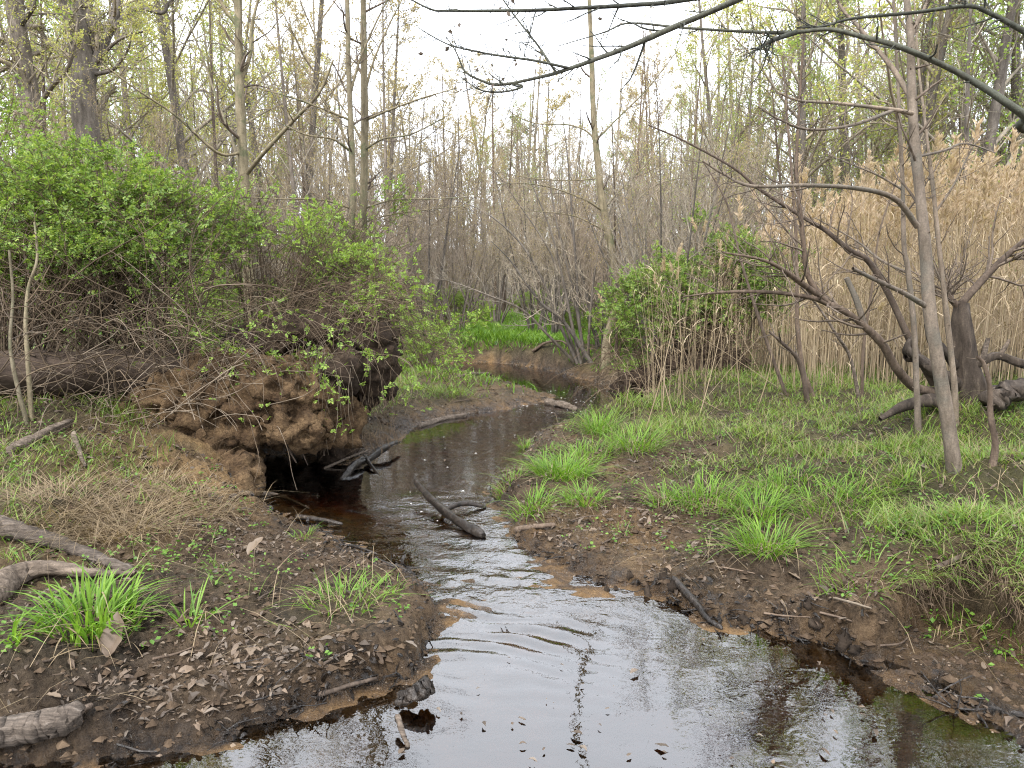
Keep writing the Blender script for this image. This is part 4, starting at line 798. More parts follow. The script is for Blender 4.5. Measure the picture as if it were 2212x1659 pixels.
# low green undergrowth shrubs farther back, one kind copied about
PB = []
for s in range(3):
    n0 = len(COL.objects)
    PB.append(bush('undergrowth_bush', np.zeros(3), 'x', [(np.array([0, 0, .75]), np.array([.7, .7, .45])), (np.array([.4, .1, .5]), np.array([.5, .5, .35])), (np.array([-.4, -.2, .55]), np.array([.5, .4, .35]))], 300, 30, 520 + s, leaf='leaf_fresh', lsize=(.05, .08), per=6))
UG = [(960, 24, .9), (1040, 22, .6), (1130, 30, .8), (470, 15, 1.1), (650, 16, 1.0), (840, 17, .9), (900, 13.5, .8), (700, 12, 1.0), (1450, 18, .9), (1560, 17, 1.0), (1240, 20, .7), (1340, 15, .8), (80, 13, 1.3), (330, 12.5, 1.2), (1000, 34, 1.1), (1180, 36, 1.1), (1900, 19, 1.5), (2100, 18, 1.7), (2000, 24, 1.8), (560, 22, 1.2), (760, 26, 1.2), (1380, 30, 1.0), (2200, 20, 2.0), (1520, 25, 1.1)]
for i, (px, Y, s) in enumerate(UG):
    src = PB[i % 3]; p = G(px, 640, Y)
    if i < 3: o = src
    else:
        o = src.copy(); COL.objects.link(o)
        for ch in list(src.children):
            c = ch.copy(); COL.objects.link(c); c.parent = o
    o.location = tuple(p); o.rotation_euler = (0, 0, i * 1.7); o.scale = (s, s, s)
    tag(o, f'low light green shrub {where(px, Y)[0]}, {ORD[sorted(UG).index(UG[i])]} from the left', 'shrub', 'undergrowth shrubs')
# leafy sapling crown at the far upper corner
for px, Y, s, lab in ((2080, 13, 1.05, 'young tree in fresh green leaf behind the reed plumes'),):
    pr = proto(900 + px, 6.5, .06, n1=14, n2=7, n3=4, leafn=1, leafsz=(.045, .08), up=.0, ang=(45, 75))
    place_tree(pr, 'leafy_tree', G(px, 640, Y), lab, None, .4, s, ('bark_grey', 'twig', 'leaf_fresh'), parts=('trunk', 'branches', 'leaves'))
pr = proto(950, 7, .12, n1=16, n2=8, n3=5, leafn=6, leafsz=(.05, .1), t0=.15, ang=(60, 85), up=-.05)
for px, Y, s, lab in ((2150, 30, 1.1, 'dark evergreen tree behind the reed bed'), (1110, 52, 1.75, 'distant dark evergreen crown in the gap of the wood'), (1370, 54, 1.7, 'distant dark evergreen beside the sky gap, right of the olive-barked tree')):
    place_tree(pr, 'evergreen_tree', G(px, 640, Y), lab, None, px, s, ('bark_brown', 'twig', 'needle'), parts=('trunk', 'branches', 'needles'))

# ------------------------------------------------------------------ fallen tree: root plate with clay, humus, roots and the trunk
def lump(name, ells_, mat, parent, base, vox, s1, s2, seed, sub=4):
    bm_v = MB(); rg = np.random.default_rng(seed)
    for c, r in ells_:
        th = np.linspace(0, math.pi, 17); ph = np.linspace(0, 2 * math.pi, 25)[:-1]
        V = np.stack([np.sin(th)[:, None] * np.cos(ph), np.sin(th)[:, None] * np.sin(ph), np.cos(th)[:, None] * np.ones(24)], -1)
        i = np.arange(16)[:, None] * 24; j = np.arange(24)[None]; q = np.stack([i + j, i + 24 + j, i + 24 + (j + 1) % 24, i + (j + 1) % 24], -1).reshape(-1, 4)
        bm_v.add((c + V * r), q)
    o = link(name, bm_v.mesh(name, base), M[mat], parent)
    m = o.modifiers.new('remesh', 'REMESH'); m.mode = 'VOXEL'; m.voxel_size = vox; m.use_smooth_shade = True
    for sz, st, dep in ((.38, s1, 3), (.10, s2, 4), (.04, s2 * .45, 2)):
        t = bpy.data.textures.new(name + '_relief', 'CLOUDS'); t.noise_scale = sz; t.noise_depth = dep
        d = o.modifiers.new('relief', 'DISPLACE'); d.texture = t; d.strength = st; d.mid_level = .5; d.texture_coords = 'LOCAL'
    t = bpy.data.textures.new(name + '_chunks', 'VORONOI'); t.noise_scale = .13; t.distance_metric = 'DISTANCE'; t.noise_intensity = 1.2
    d = o.modifiers.new('chunks', 'DISPLACE'); d.texture = t; d.strength = s2 * .9; d.mid_level = .5; d.texture_coords = 'LOCAL'
    return o
base = ground_z(np.array([-2.3, 7.2, 0])); FT = thing('fallen_tree', base, 'overturned tree with its clay-packed root plate undercut over the pool and its trunk lying behind', 'fallen tree')
A = lambda x, y, Y, *r: (at(x, y, Y), np.array(r))
lump('clay_clump', [A(610, 860, 6.45, .62, .55, .36), A(500, 850, 6.5, .6, .55, .34), A(400, 900, 6.5, .55, .5, .34), A(690, 830, 6.7, .35, .5, .36), A(640, 915, 6.2, .40, .35, .17), A(700, 900, 6.35, .25, .3, .2), A(330, 960, 6.2, .5, .45, .26), A(440, 960, 6.2, .42, .4, .30), A(400, 1030, 5.7, .45, .4, .20), A(500, 1040, 5.7, .22, .3, .16), A(300, 1020, 5.7, .4, .4, .16)], 'clay', FT, base, .02, .34, .13, 1)
lump('humus_clump', [A(745, 800, 6.35, .2, .28, .16), A(738, 860, 6.5, .10, .2, .2), A(700, 720, 6.9, .6, .5, .18), A(790, 740, 6.75, .30, .40, .20), A(800, 800, 6.6, .24, .3, .18), A(600, 740, 6.9, .5, .5, .14), A(825, 760, 6.6, .15, .25, .26), A(790, 850, 6.6, .07, .1, .13), A(845, 845, 6.6, .06, .1, .10), A(725, 920, 6.9, .16, .3, .48), A(610, 960, 7.6, .75, .3, .62), A(480, 960, 7.4, .4, .4, .6)], 'humus', FT, base, .022, .20, .10, 2)
rg = np.random.default_rng(601)
mr = MB(); tr_p = [at(450, 800, 6.6), at(330, 802, 6.4), at(200, 803, 6.25), at(60, 805, 6.1), at(-60, 808, 6.0), at(-300, 815, 5.9), at(-600, 825, 5.8)]
tubes(mr, catmull(tr_p, 60), np.linspace(.20, .16, 60), 18, amp=.09, seed=3); link('trunk', mr.mesh('trunk', base), M['log_bark'], FT)
for (x0, y0, Y0, x1, y1, Y1, r) in ((745, 820, 6.5, 735, 905, 6.4, .012), (775, 840, 6.5, 782, 880, 6.45, .018), (820, 850, 6.5, 826, 885, 6.45, .02), (846, 850, 6.5, 852, 870, 6.45, .015), (690, 880, 6.3, 700, 985, 6.3, .014), (720, 870, 6.4, 738, 960, 6.4, .016), (560, 950, 6.1, 545, 1010, 6.0, .012), (610, 930, 6.1, 640, 1000, 6.1, .013), (655, 930, 6.2, 665, 1005, 6.2, .012), (480, 840, 6.1, 560, 905, 6.0, .018), (380, 900, 6.1, 400, 990, 5.9, .014)):
    ml = MB(); m_ = (at(x0, y0, Y0) + at(x1, y1, Y1)) / 2 + rg.normal(0, .03, 3); limb(ml, [at(x0, y0, Y0), m_, at(x1, y1, Y1)], r, r * .35, n=12, k=6, amp=.15, seed=int(x0)); link('root', ml.mesh('root', base), M['bark_brown'], FT)
for q in range(22):
    x0 = rg.uniform(430, 830); y0 = rg.uniform(720, 900); Y0 = 6.25 + (.2 if x0 > 700 else 0); st_ = at(x0, y0, Y0 + .3); dr = nrm(np.array([rg.normal(.1, .6), -.55, rg.normal(-.25, .45)])); L_ = rg.uniform(.35, .8)
    c_ = [st_]
    for k_ in range(5): dr = nrm(dr + rg.normal(0, .28, 3) - [0, -.02, .08]); c_.append(c_[-1] + dr * L_ / 5)
    r_ = rg.uniform(.010, .026); ml = MB(); limb(ml, c_, r_, r_ * .25, n=18, k=7, amp=.14, seed=q); ob = link('root', ml.mesh('root', base), M['stump' if q % 3 else 'bark_brown'], FT)
    a_, ra_ = grow(rg, catmull(c_, 12), np.linspace(r_, r_ * .3, 12), 7, .2, 1, (.2, .5), (30, 80), 6, .4, -.2, .2, .3, rmin=.0018); ml = MB(); tubes(ml, a_, ra_, 4); rl = link('rootlets', ml.mesh('rootlets', base), M['cane'], ob); rl['kind'] = 'stuff'
# fine hanging rootlets
K = 420; px = rg.uniform(520, 860, K); py = rg.uniform(780, 950, K); st = np.array([at(a, b, 6.15 + .25 * (a > 700) + rg.uniform(-.05, .3)) for a, b in zip(px, py)])
N = 7; d = nrm(np.stack([rg.normal(0, .35, K), -.4 + rg.normal(0, .3, K), -np.ones(K)], 1)); P = np.zeros((K, N, 3)); P[:, 0] = st; L = rg.uniform(.06, .26, K)
for s in range(1, N): P[:, s] = P[:, s - 1] + d * (L / (N - 1))[:, None]; d = nrm(d + rg.normal(0, .25, (K, 3)) - [0, 0, .15])
mr = MB(); tubes(mr, P, np.tile(np.linspace(.003, .0012, N), (K, 1)), 3); ro = link('rootlets', mr.mesh('rootlets', base), M['cane'], FT); ro['kind'] = 'stuff'
# bare bramble canes and vines over the mound and the left bank
base = G(330, 850, 6.0); TG = thing('bramble_tangle', base, 'tangle of bare brown bramble canes arching over the bank below the large bush', 'bramble')
def tangle(K, xr, yr, Yr, L, r, seed, droop=.1, az=None, up0=.4):
    rg = np.random.default_rng(seed); p = np.array([at(a, b, c) for a, b, c in zip(rg.uniform(*xr, K), rg.uniform(*yr, K), rg.uniform(*Yr, K))])
    d = nrm(rg.normal(0, 1, (K, 3)) * [1, .6, .5] + [0, 0, up0]); N = 12; P = np.zeros((K, N, 3)); P[:, 0] = p; ll = rg.uniform(*L, K); cv = rg.normal(0, .10, (K, 3))
    for s in range(1, N): P[:, s] = P[:, s - 1] + d * (ll / (N - 1))[:, None]; d = nrm(d + cv + rg.normal(0, .09, (K, 3)) - [0, 0, droop])
    return P, rg.uniform(*r, K)[:, None] * np.linspace(1, .4, N)[None]
mk = MB(); P, R = tangle(230, (-20, 440), (620, 880), (5.5, 6.5), (.5, 1.5), (.003, .007), 611, .08, up0=.8); tubes(mk, P, R, 4); a, ra = grow(rg, P, R, 4, .2, 1, (.1, .35), (30, 70), 6, .6, 0, .15, .5, rmin=.0015); tubes(mk, a, ra, 3)
link('canes', mk.mesh('canes', base), M['cane'], TG)
mk = MB(); P, R = tangle(110, (60, 620), (690, 930), (5.5, 6.3), (.4, 1.1), (.0025, .005), 612, .10); tubes(mk, P, R, 4); link('pale_canes', mk.mesh('pale_canes', base), M['cane_pale'], TG)
base = G(680, 800, 6.5); TG = thing('vine_tangle', base, 'dry matted vines and twigs covering the top of the root mound', 'vines')
mk = MB(); P, R = tangle(560, (420, 880), (600, 730), (6.2, 7.2), (.25, .8), (.0018, .004), 613, .14, up0=.2); tubes(mk, P, R, 3); link('canes', mk.mesh('canes', base), M['cane'], TG)
mk = MB(); P, R = tangle(150, (380, 860), (640, 790), (6.0, 6.7), (.3, .8), (.0016, .003), 614, .22, up0=.0); tubes(mk, P, R, 3); link('pale_canes', mk.mesh('pale_canes', base), M['cane_pale'], TG)
lf = MB(); q = P[rg.integers(len(P), size=520), rg.integers(3, 12, size=520)]; compound(lf, rg, q, rg.normal(0, 1, q.shape) + [0, -.3, .2], rg.uniform(.03, .055, 520)); link('foliage', lf.mesh('foliage', base, False), M['leaf_fresh'], TG)
base = G(400, 950, 5.8); TG = thing('hanging_vines', base, 'thin pale vines with small green leaves hanging down the clay face', 'vines')
mk = MB(); P, R = tangle(140, (430, 760), (730, 850), (5.95, 6.15), (.25, .7), (.0016, .003), 615, .5, up0=-.2); tubes(mk, P, R, 3); link('canes', mk.mesh('canes', base), M['cane_pale'], TG)
lf = MB(); sel = P[rg.integers(140, size=330), rg.integers(2, 12, size=330)]; sel = sel[(sel[:, 0] > -2.3)]; compound(lf, rg, sel, rg.normal(0, 1, sel.shape) + [0, -.4, .1], rg.uniform(.03, .055, len(sel))); link('foliage', lf.mesh('foliage', base, False), M['leaf_fresh'], TG)

base = G(1360, 840, 10.2); TG = thing('brush_pile', base, 'dark pile of roots and dead canes on the undercut bank below the round green bush', 'brush pile')
lump('root_mat', [A(1365, 850, 10.2, .22, .3, .2), A(1420, 840, 10.3, .45, .3, .28), A(1470, 820, 10.4, .5, .3, .3), A(1540, 800, 10.6, .5, .3, .3)], 'humus', TG, base, .03, .4, .2, 5)
mk = MB(); P, R = tangle(260, (1280, 1640), (720, 850), (9.8, 10.4), (.3, .9), (.003, .007), 616, .12, up0=.3); tubes(mk, P, R, 4); link('canes', mk.mesh('canes', base), M['cane'], TG)
mk = MB(); P, R = tangle(70, (1290, 1480), (790, 870), (9.7, 10.1), (.2, .6), (.003, .006), 617, .2, up0=0); tubes(mk, P, R, 4); link('pale_canes', mk.mesh('pale_canes', base), M['cane_pale'], TG)
# ------------------------------------------------------------------ reeds
def plume_mb(rg, p, d, L, K=26):
    """feathery seed head: fine drooping threads along the tip of the stalk"""
    s = rg.random(K); q = p + d * (s * L)[:, None]; out = rg.normal(0, 1, (K, 3)) * [1, 1, .3]; dr = nrm(d * 1.1 + out * .45 + [.25, 0, -.15])
    return q, dr, L * (.30 + .2 * rg.random(K)) * (1.15 - .6 * np.abs(s - .4))
rg = np.random.default_rng(701)
def reed_proto(seed):
    rg = np.random.default_rng(seed); H = rg.uniform(2.7, 3.5); n = 9; t = np.linspace(0, 1, n); az = rg.uniform(0, 6.28); l = rg.uniform(.02, .14)
    P = np.stack([np.cos(az) * l * H * t ** 2, np.sin(az) * l * H * t ** 2, H * t - .1 * (t == 0)], -1) + np.cumsum(rg.normal(0, .006, (n, 3)), 0)
    ms = MB(); tubes(ms, P, np.linspace(.0055, .002, n), 5)
    ml = MB(); K = 5; i = rg.integers(2, n - 1, K); blades(ml, rg, P[i], rg.uniform(.2, .5, K), rg.uniform(.008, .014, K), rg.uniform(.3, .8, K), rg.uniform(.4, 1, K), 5, droop=.9)
    mp = MB(); q, dr, ln = plume_mb(rg, P[-1] - nrm(P[-1] - P[-2]) * .05, nrm(P[-1] - P[-2]), rg.uniform(.22, .32), 60); leaves(mp, q, dr, rg.normal(0, 1, q.shape), ln * .8, .016, 0, .15)
    return ms.mesh('stalk'), ml.mesh('leaf', None, False), mp.mesh('plume', None, False)
RP = [reed_proto(710 + s) for s in range(8)]
FRONT = [(1395, 895), (1450, 872), (1520, 858), (1600, 852), (1700, 848), (1800, 846), (1900, 835), (2000, 815), (2120, 800), (2300, 790)]
fw = np.array([gp(x, y)[:2] if x < 1850 else G(x, y, 9.0 + (x - 1850) * .001)[:2] for x, y in FRONT])
def reed_spot(depth):
    s = rg.random() ** 1.25 * (len(fw) - 1.001); i = int(s); f = s - i; q = fw[i] * (1 - f) + fw[i + 1] * f
    u = nrm(np.array([q[0], q[1]])); q = q + u * depth + rg.normal(0, .08, 2); return ground_z(np.array([q[0], q[1], 0]))
for i in range(230):
    p = reed_spot(rg.uniform(0, .9)); k_ = int(rg.integers(8)); pxr = project(p)[0]
    if pxr < 1660 and rg.random() < .55: continue
    o = thing('reed', p, 'dry straw-coloured reed at the front of the reed bed', 'reed', 'reeds at the front of the bed', rg.uniform(0, 6.28), rg.uniform(.66, .9) * (.66 if pxr < 1640 else .86 if pxr < 1850 else 1))
    o.rotation_euler = (rg.normal(0, .06), rg.normal(0, .07), rg.uniform(0, 6.28))
    if rg.random() < .18: o.rotation_euler = (rg.normal(0, .5), rg.normal(0, .5), rg.uniform(0, 6.28))
    link('stalk', RP[k_][0], M['reed'], o); link('leaf', RP[k_][1], M['reed'], o)
    if pxr > 1640 or rg.random() < .25: link('plume', RP[k_][2], M['plume'], o)
# the rest of the bed
K = 2500; ms = MB(); ml = MB(); mp = MB()
B = []
while len(B) < K:
    x = rg.uniform(1.5, 13); y = rg.uniform(9, 17); px_, _ = project((x, y, .5))
    lim = np.interp(px_, [1450, 1600, 1750, 1900, 2400], [13.5, 10.6, 9.6, 9.4, 9.2])
    if px_ < 1480 or px_ > 2450 or y < lim: continue
    if px_ < 1720 and (rg.random() > .45 * (px_ - 1440) / 280): continue
    if fbm(np.array([x * 1.1]), np.array([y * 1.1]), 2, 66)[0] < rg.uniform(-.75, .2): continue
    B.append((x, y, 0))
B = ground_z(np.array(B)); H = rg.uniform(1.9, 2.9, K) * np.interp([project(b)[0] for b in B], [1500, 1750, 2000, 2300], [.75, .85, 1.02, 1.1]); n = 7; t = np.linspace(0, 1, n)
az = rg.normal(.5, 1.3, K); l = rg.gamma(1.6, .055, K)
P = B[:, None] + H[:, None, None] * np.stack([np.cos(az)[:, None] * l[:, None] * t ** 1.5, np.sin(az)[:, None] * l[:, None] * t ** 1.5, np.tile(t, (K, 1))], -1)
tubes(ms, P, (rg.uniform(.004, .0065, K))[:, None] * np.linspace(1, .4, n)[None], 3)
for _ in range(4):
    i = rg.integers(1, n - 1, K); blades(ms, rg, P[np.arange(K), i], rg.uniform(.2, .6, K), rg.uniform(.008, .014, K), rg.uniform(.2, .8, K), rg.uniform(.2, 1, K), 4, droop=.9)
for b_ in range(K):
    if rg.random() < .4:
        d = nrm(P[b_, -1] - P[b_, -2]); q, dr, ln = plume_mb(rg, P[b_, -1] - d * .04, d, rg.uniform(.24, .36), 30); leaves(mp, q, dr, rg.normal(0, 1, q.shape), ln * .95, .03, 0, .15)
RB = thing('reed_bed', B.mean(0), 'deep bed of dry tan reeds with feathery plumes filling the bank behind the bent tree', 'reeds'); RB['kind'] = 'stuff'
for nm, m_, mt_ in (('stalks', ms, 'reed'), ('plumes', mp, 'plume')):
    c = link(nm, m_.mesh(nm, B.mean(0), False), M[mt_], RB); c['kind'] = 'stuff'
# broken reeds lying and leaning at the edge
BRK = ((1392, 935, 1455, 700), (1455, 900, 1400, 720), (1480, 880, 1465, 560), (1350, 880, 1362, 815), (1510, 900, 1560, 700), (1560, 885, 1475, 830), (1420, 850, 1475, 880), (1515, 905, 1580, 900), (1600, 880, 1590, 610), (1640, 870, 1670, 700), (1430, 890, 1437, 780))
for i, (x0, y0, x1, y1) in enumerate(BRK):
    p0 = gp(x0, y0); p1 = at(x1, y1, p0[1] + .2 * math.sin(i * 2.1)); ml = MB(); c_ = catmull([p0 - [0, 0, .02], (p0 + p1) / 2 + rg.normal(0, .03, 3), p1], 9); tubes(ml, c_, np.linspace(.006, .003, 9), 5)
    tag(link('broken_reed', ml.mesh('broken_reed', p0), M['reed'], None, p0), f'broken bare reed stalk apart at the grassy stream edge, {ORD[sorted(t[0] for t in BRK).index(x0)]} from the left', 'reed', 'broken reed stalks')

# ------------------------------------------------------------------ turf and ground cover
rg = np.random.default_rng(801)
def scatter(K, r0, r1, half=42, pw=1.6):
    """more plants near by, fewer far away"""
    u = rg.random(K); r = (r0 ** (2 - pw) + u * (r1 ** (2 - pw) - r0 ** (2 - pw))) ** (1 / (2 - pw)); th = np.radians(rg.uniform(-half, half, K)); x = r * np.sin(th); y = r * np.cos(th)
    z, g, s, sd = terrain(x, y); return np.stack([x, y, z], 1), g, s, sd, r
def inring(p, sd, r):
    gate = ((p[:, 0] > -2.75) & (p[:, 0] < -1.0) & (p[:, 1] > 5.4) & (p[:, 1] < 7.9)); return ~gate
P_, g, s, sd, r = scatter(210000, 2.4, 13)
k = (sd > .06) & (P_[:, 2] > .03) & (rg.random(len(g)) < np.clip(g * 1.5 - .25, 0, 1) * (.12 + 1.15 * sm(-.2, .34, fbm(P_[:, 0] * 2.4, P_[:, 1] * 2.4, 3, 303) + .25 * (P_[:, 1] > 7) + .1))) & ((sd > .3) | (P_[:, 1] < 6)) & inring(P_, sd, r)
P1 = P_[k]; r1 = r[k]; K = len(P1); mg = MB()
tall = sm(-.1, .5, fbm(P1[:, 0] * 1.3, P1[:, 1] * 1.3, 2, 404))
blades(mg, rg, P1 - [0, 0, .005], rg.uniform(.03, .10, K) * (1 + 1.0 * tall) * (1 + .03 * r1), rg.uniform(.003, .006, K) * (1 + r1 * .08), rg.uniform(.1, .8, K), rg.uniform(.1, .9, K), 4)
tf = link('turf', mg.mesh('turf', None, False), M['turf']); tag(tf, 'short spring grass covering the stream banks', 'grass', kind='stuff')
P_, g, s, sd, r = scatter(32000, 11, 40, 42, 1.2)
k = (sd > .1) & (rg.random(len(g)) < np.clip(.25 + g, 0, 1)) & ~((P_[:, 0] / P_[:, 1] > .33) & (P_[:, 1] < 17)); P1 = P_[k]; K = len(P1); mg = MB()
blades(mg, rg, P1 - [0, 0, .01], rg.uniform(.08, .22, K), rg.uniform(.012, .022, K) * (1 + r[k] * .03), rg.uniform(.1, .7, K), rg.uniform(.1, .7, K), 3)
xx = rg.uniform(-1.2, 2.6, 16000); yy = rg.uniform(15.5, 25, 16000); q_ = np.stack([xx, yy, hz(xx, yy)], 1); q_ = q_[poly_sd(xx, yy) > .15]; K = len(q_); blades(mg, rg, q_ - [0, 0, .01], rg.uniform(.12, .30, K), rg.uniform(.014, .026, K), rg.uniform(.1, .6, K), rg.uniform(.1, .6, K), 3)
tf = link('meadow_grass', mg.mesh('meadow_grass', None, False), M['grass']); tag(tf, 'bright meadow grass under the trees beyond the bend', 'grass', kind='stuff')
# dry straw lying in the turf and on the left bank
P_, g, s, sd, r = scatter(26000, 2.5, 11); k = (sd > .1) & (rg.random(len(g)) < .03 + .45 * g + .30 * ((P_[:, 0] < -1.6) & (P_[:, 1] > 3.9))) & inring(P_, sd, r); P1 = P_[k]; K = len(P1); mg = MB()
blades(mg, rg, P1 + [0, 0, .01], rg.uniform(.08, .28, K), rg.uniform(.002, .004, K), rg.uniform(.7, 1.5, K), rg.uniform(.1, .8, K), 4, droop=.95)
tf = link('dry_straw', mg.mesh('dry_straw', None, False), M['straw']); tag(tf, 'dry straw strewn through the grass', 'straw', kind='stuff')
# small round-leaved plants
P_, g, s, sd, r = scatter(30000, 2.3, 9); k = (sd > .08) & (rg.random(len(g)) < (.12 + .55 * g) * sm(0, .4, fbm(P_[:, 0] * 3, P_[:, 1] * 3, 3, 505))) & inring(P_, sd, r); P1 = P_[k]; K = len(P1); mg = MB()
for _ in range(4):
    q = P1 + rg.normal(0, .015, P1.shape) + [0, 0, .025]; l = rg.uniform(.012, .03, K); leaves(mg, q, rg.normal(0, 1, q.shape) * [1, 1, .3], rg.normal(0, .4, q.shape) + [0, 0, 1], l, l * .75, .1)
tf = link('ground_cover', mg.mesh('ground_cover', None, False), M['clover']); tag(tf, 'small round-leaved weeds growing low on the banks', 'weeds', kind='stuff')

# tussocks: each its own thing
def tussock(px, py, n, L, spread, W, label, mat='grass', dead=.1, lean=(.05, .7), seed=None):
    c = gp(px, py); rg = np.random.default_rng(seed or int(px * 7 + py)); K = n
    a = rg.uniform(0, 6.28, K); rr = spread * np.sqrt(rg.random(K)); b = np.stack([c[0] + rr * np.cos(a), c[1] + rr * np.sin(a), np.zeros(K)], 1); b = ground_z(b)
    az = a + rg.normal(0, .6, K); ln = rg.uniform(lean[0], lean[1], K) * (.4 + rr / spread); bend = rg.uniform(.05, .9, K) + .9 * (rg.random(K) < .15)
    dry = dead >= .8; mat = 'straw' if dry else mat; ln = ln + .5 * dry; bend = bend + .3 * dry; o = thing('grass_tussock', c, label, 'grass tussock', 'grass tussocks on the mud banks')
    m = MB(); blades(m, rg, b - [0, 0, .01], L * rg.uniform(.5, 1.1, K), W * rg.uniform(.7, 1.2, K), ln, bend, 6, az); link('blades', m.mesh('blades', c, False), M[mat], o)
    nd = min(n, max(4, int(n * (dead + .12)))); b2 = b[:nd]; m = MB(); blades(m, rg, b2, L * rg.uniform(.5, 1.0, nd), W * .8 * np.ones(nd), rg.uniform(.5, 1.2, nd), rg.uniform(.4, 1, nd), 5, droop=.9); link('dry_blades', m.mesh('dry_blades', c, False), M['straw'], o)
TS = [(265, 1150, 240, .26, .20, .004, 'hummock of matted dry grass on the left bank above the long brown branch', 1.0), (120, 1090, 200, .26, .25, .004, 'flattened clump of dry grass below the split weathered wood', .9), (420, 1090, 120, .2, .2, .004, 'sparse dry grass clump at the foot of the clay slope', .9), (340, 1060, 140, .2, .25, .004, 'dry grass fringe on the slope beside the clay face', .8),
      (200, 1350, 230, .20, .17, .011, 'broad-bladed bright green tussock standing behind the upright brown leaf', .03),
      (415, 1345, 26, .17, .06, .009, 'small pale tussock of few blades beside the broad-bladed tussock', .05),
      (30, 1370, 26, .2, .10, .009, 'sparse tuft of long blades cut by the picture border', .05),
      (745, 1300, 120, .13, .17, .005, 'flat pale green tuft on the nose of the near mud bank', .25),
      (835, 1275, 60, .08, .08, .004, 'short grass tuft at the tip of the near mud bank', .2),
      (655, 1160, 26, .10, .07, .005, 'little tuft at the edge of the dark hollow water', .05),
      (468, 1222, 20, .07, .05, .004, 'tiny thin tuft alone on the bare mud', .05),
      (1292, 935, 200, .34, .14, .007, 'tall dark green tussock where the bank meets the upper pool', .05),
      (1372, 970, 260, .26, .24, .006, 'wide bushy tussock below the broken reeds', .08),
      (1262, 990, 210, .20, .22, .006, 'low wide tussock behind the brightest sedge clump', .08),
      (1215, 1035, 300, .25, .19, .008, 'brightest fan of sedge blades in the middle of the mud flat', .04),
      (1150, 1100, 130, .17, .12, .006, 'small sedge tuft on the edge of the mud flat below the fan', .05),
      (1262, 1082, 140, .17, .12, .006, 'sedge tuft just below and right of the bright fan', .05),
      (1100, 1052, 80, .16, .09, .005, 'straggly tuft on the undercut tip by the stream log', .3),
      (1135, 968, 45, .15, .08, .006, 'tuft at the water edge of the pool with a broken stalk', .1),
      (1188, 968, 40, .10, .08, .005, 'small faded tuft next to the pool edge', .15),
      (1430, 1090, 70, .20, .09, .007, 'upright blades with dry straw at the start of the turf', .35),
      (1530, 1080, 230, .20, .22, .006, 'broad loose tussock with straw before the thick pair of tussocks', .25),
      (1640, 1120, 210, .22, .14, .006, 'lush upper tussock of the thick pair on the mud slope', .05),
      (1655, 1200, 260, .22, .15, .006, 'lush lower tussock of the thick pair, nearest the puddled mud', .06),
      (1690, 1050, 220, .15, .20, .006, 'rounded grass mound behind the thick pair', .08),
      (1800, 1095, 280, .14, .22, .005, 'mossy green grass hump below the saplings', .08),
      (1870, 1060, 120, .14, .2, .005, 'grass hump close under the thin straight sapling', .12),
      (1850, 1265, 90, .14, .17, .005, 'sprawling tuft on the lip of the undercut bank', .15),
      (2080, 1230, 90, .12, .2, .005, 'grass fringe drooping over the undercut bank', .4),
      (2180, 1230, 90, .12, .2, .005, 'pale fringe of grass over the undercut by the picture border', .5),
      (2050, 1345, 6, .15, .02, .006, 'single tall seedling blades on the bare slope under the undercut', .0),
      (1340, 1145, 22, .06, .06, .004, 'tiny green tuft on the sandy flat', .1)]
for t_ in TS: tussock(*t_[:7], dead=t_[7], lean=(.0, .35) if t_[2] == 230 else (.05, .7))

# ------------------------------------------------------------------ wood lying about
def log(name, lst, r0, r1, label, mat='deadwood', seed=0, k=12, amp=.12, n=None, cap=True, group=None, cat='log', side=()):
    P = np.array([q if isinstance(q, np.ndarray) else gp(*q) for q in lst]); b = P[0].copy(); c = catmull(P, n or 40)
    rg = np.random.default_rng(seed); c = c + rg.normal(0, r0 * .05, c.shape)
    r = np.linspace(r0, r1, len(c)) * (1 + .05 * np.sin(np.linspace(0, 5, len(c)) + seed)); r[-1] *= .55; r[-2] *= .85; r[0] *= .7; m = MB(); tubes(m, c, r, k, cap, amp, seed)
    o = thing(name, b, label, cat, group); link('stem', m.mesh('stem', b), M[mat], o)
    for q in side:
        m = MB(); p = np.array([x if isinstance(x, np.ndarray) else gp(*x) for x in q[0]]); cc = catmull(p, 12); tubes(m, cc, np.linspace(q[1], q[2], 12), 7, True, .1, seed + 1); link('branch', m.mesh('branch', b), M[mat], o)
    return o
def U(px, py, dz): p = gp(px, py); p[2] += dz; return p
log('driftwood_log', [U(-60, 1330, .03), U(40, 1262, .05), U(120, 1250, .05), U(210, 1252, .03), U(300, 1244, .015)], .062, .012, 'weathered grey driftwood curving to a point over the bright tussock', seed=1, amp=.16)
log('driftwood_log', [U(-40, 1148, .04), U(60, 1168, .04), U(150, 1195, .03), U(240, 1225, .02), U(300, 1245, .01)], .055, .018, 'long brown weathered branch lying behind the curved driftwood', seed=2, amp=.14)
log('driftwood_log', [U(-80, 1610, .02), U(30, 1595, .03), U(110, 1580, .03), U(172, 1562, .03)], .055, .045, 'thick grey log half sunk in mud at the bottom corner', seed=3, amp=.07)
log('driftwood_log', [U(20, 985, .03), U(80, 960, .05), U(155, 928, .06)], .035, .03, 'split weathered wood piece on the grassy left bank', seed=4, amp=.22)
log('driftwood_log', [U(160, 950, .05), U(172, 985, .04), U(185, 1015, .02)], .022, .010, 'short broken root pointing down the left bank', seed=5, amp=.15)
log('fallen_branch', [U(500, 1085, .03), U(560, 1075, .04), U(620, 1085, .03), U(668, 1105, .02)], .022, .010, 'gnarled bleached root at the lip of the dark hollow', seed=6, amp=.2)
b0 = at_z(905, 1072, 0); 
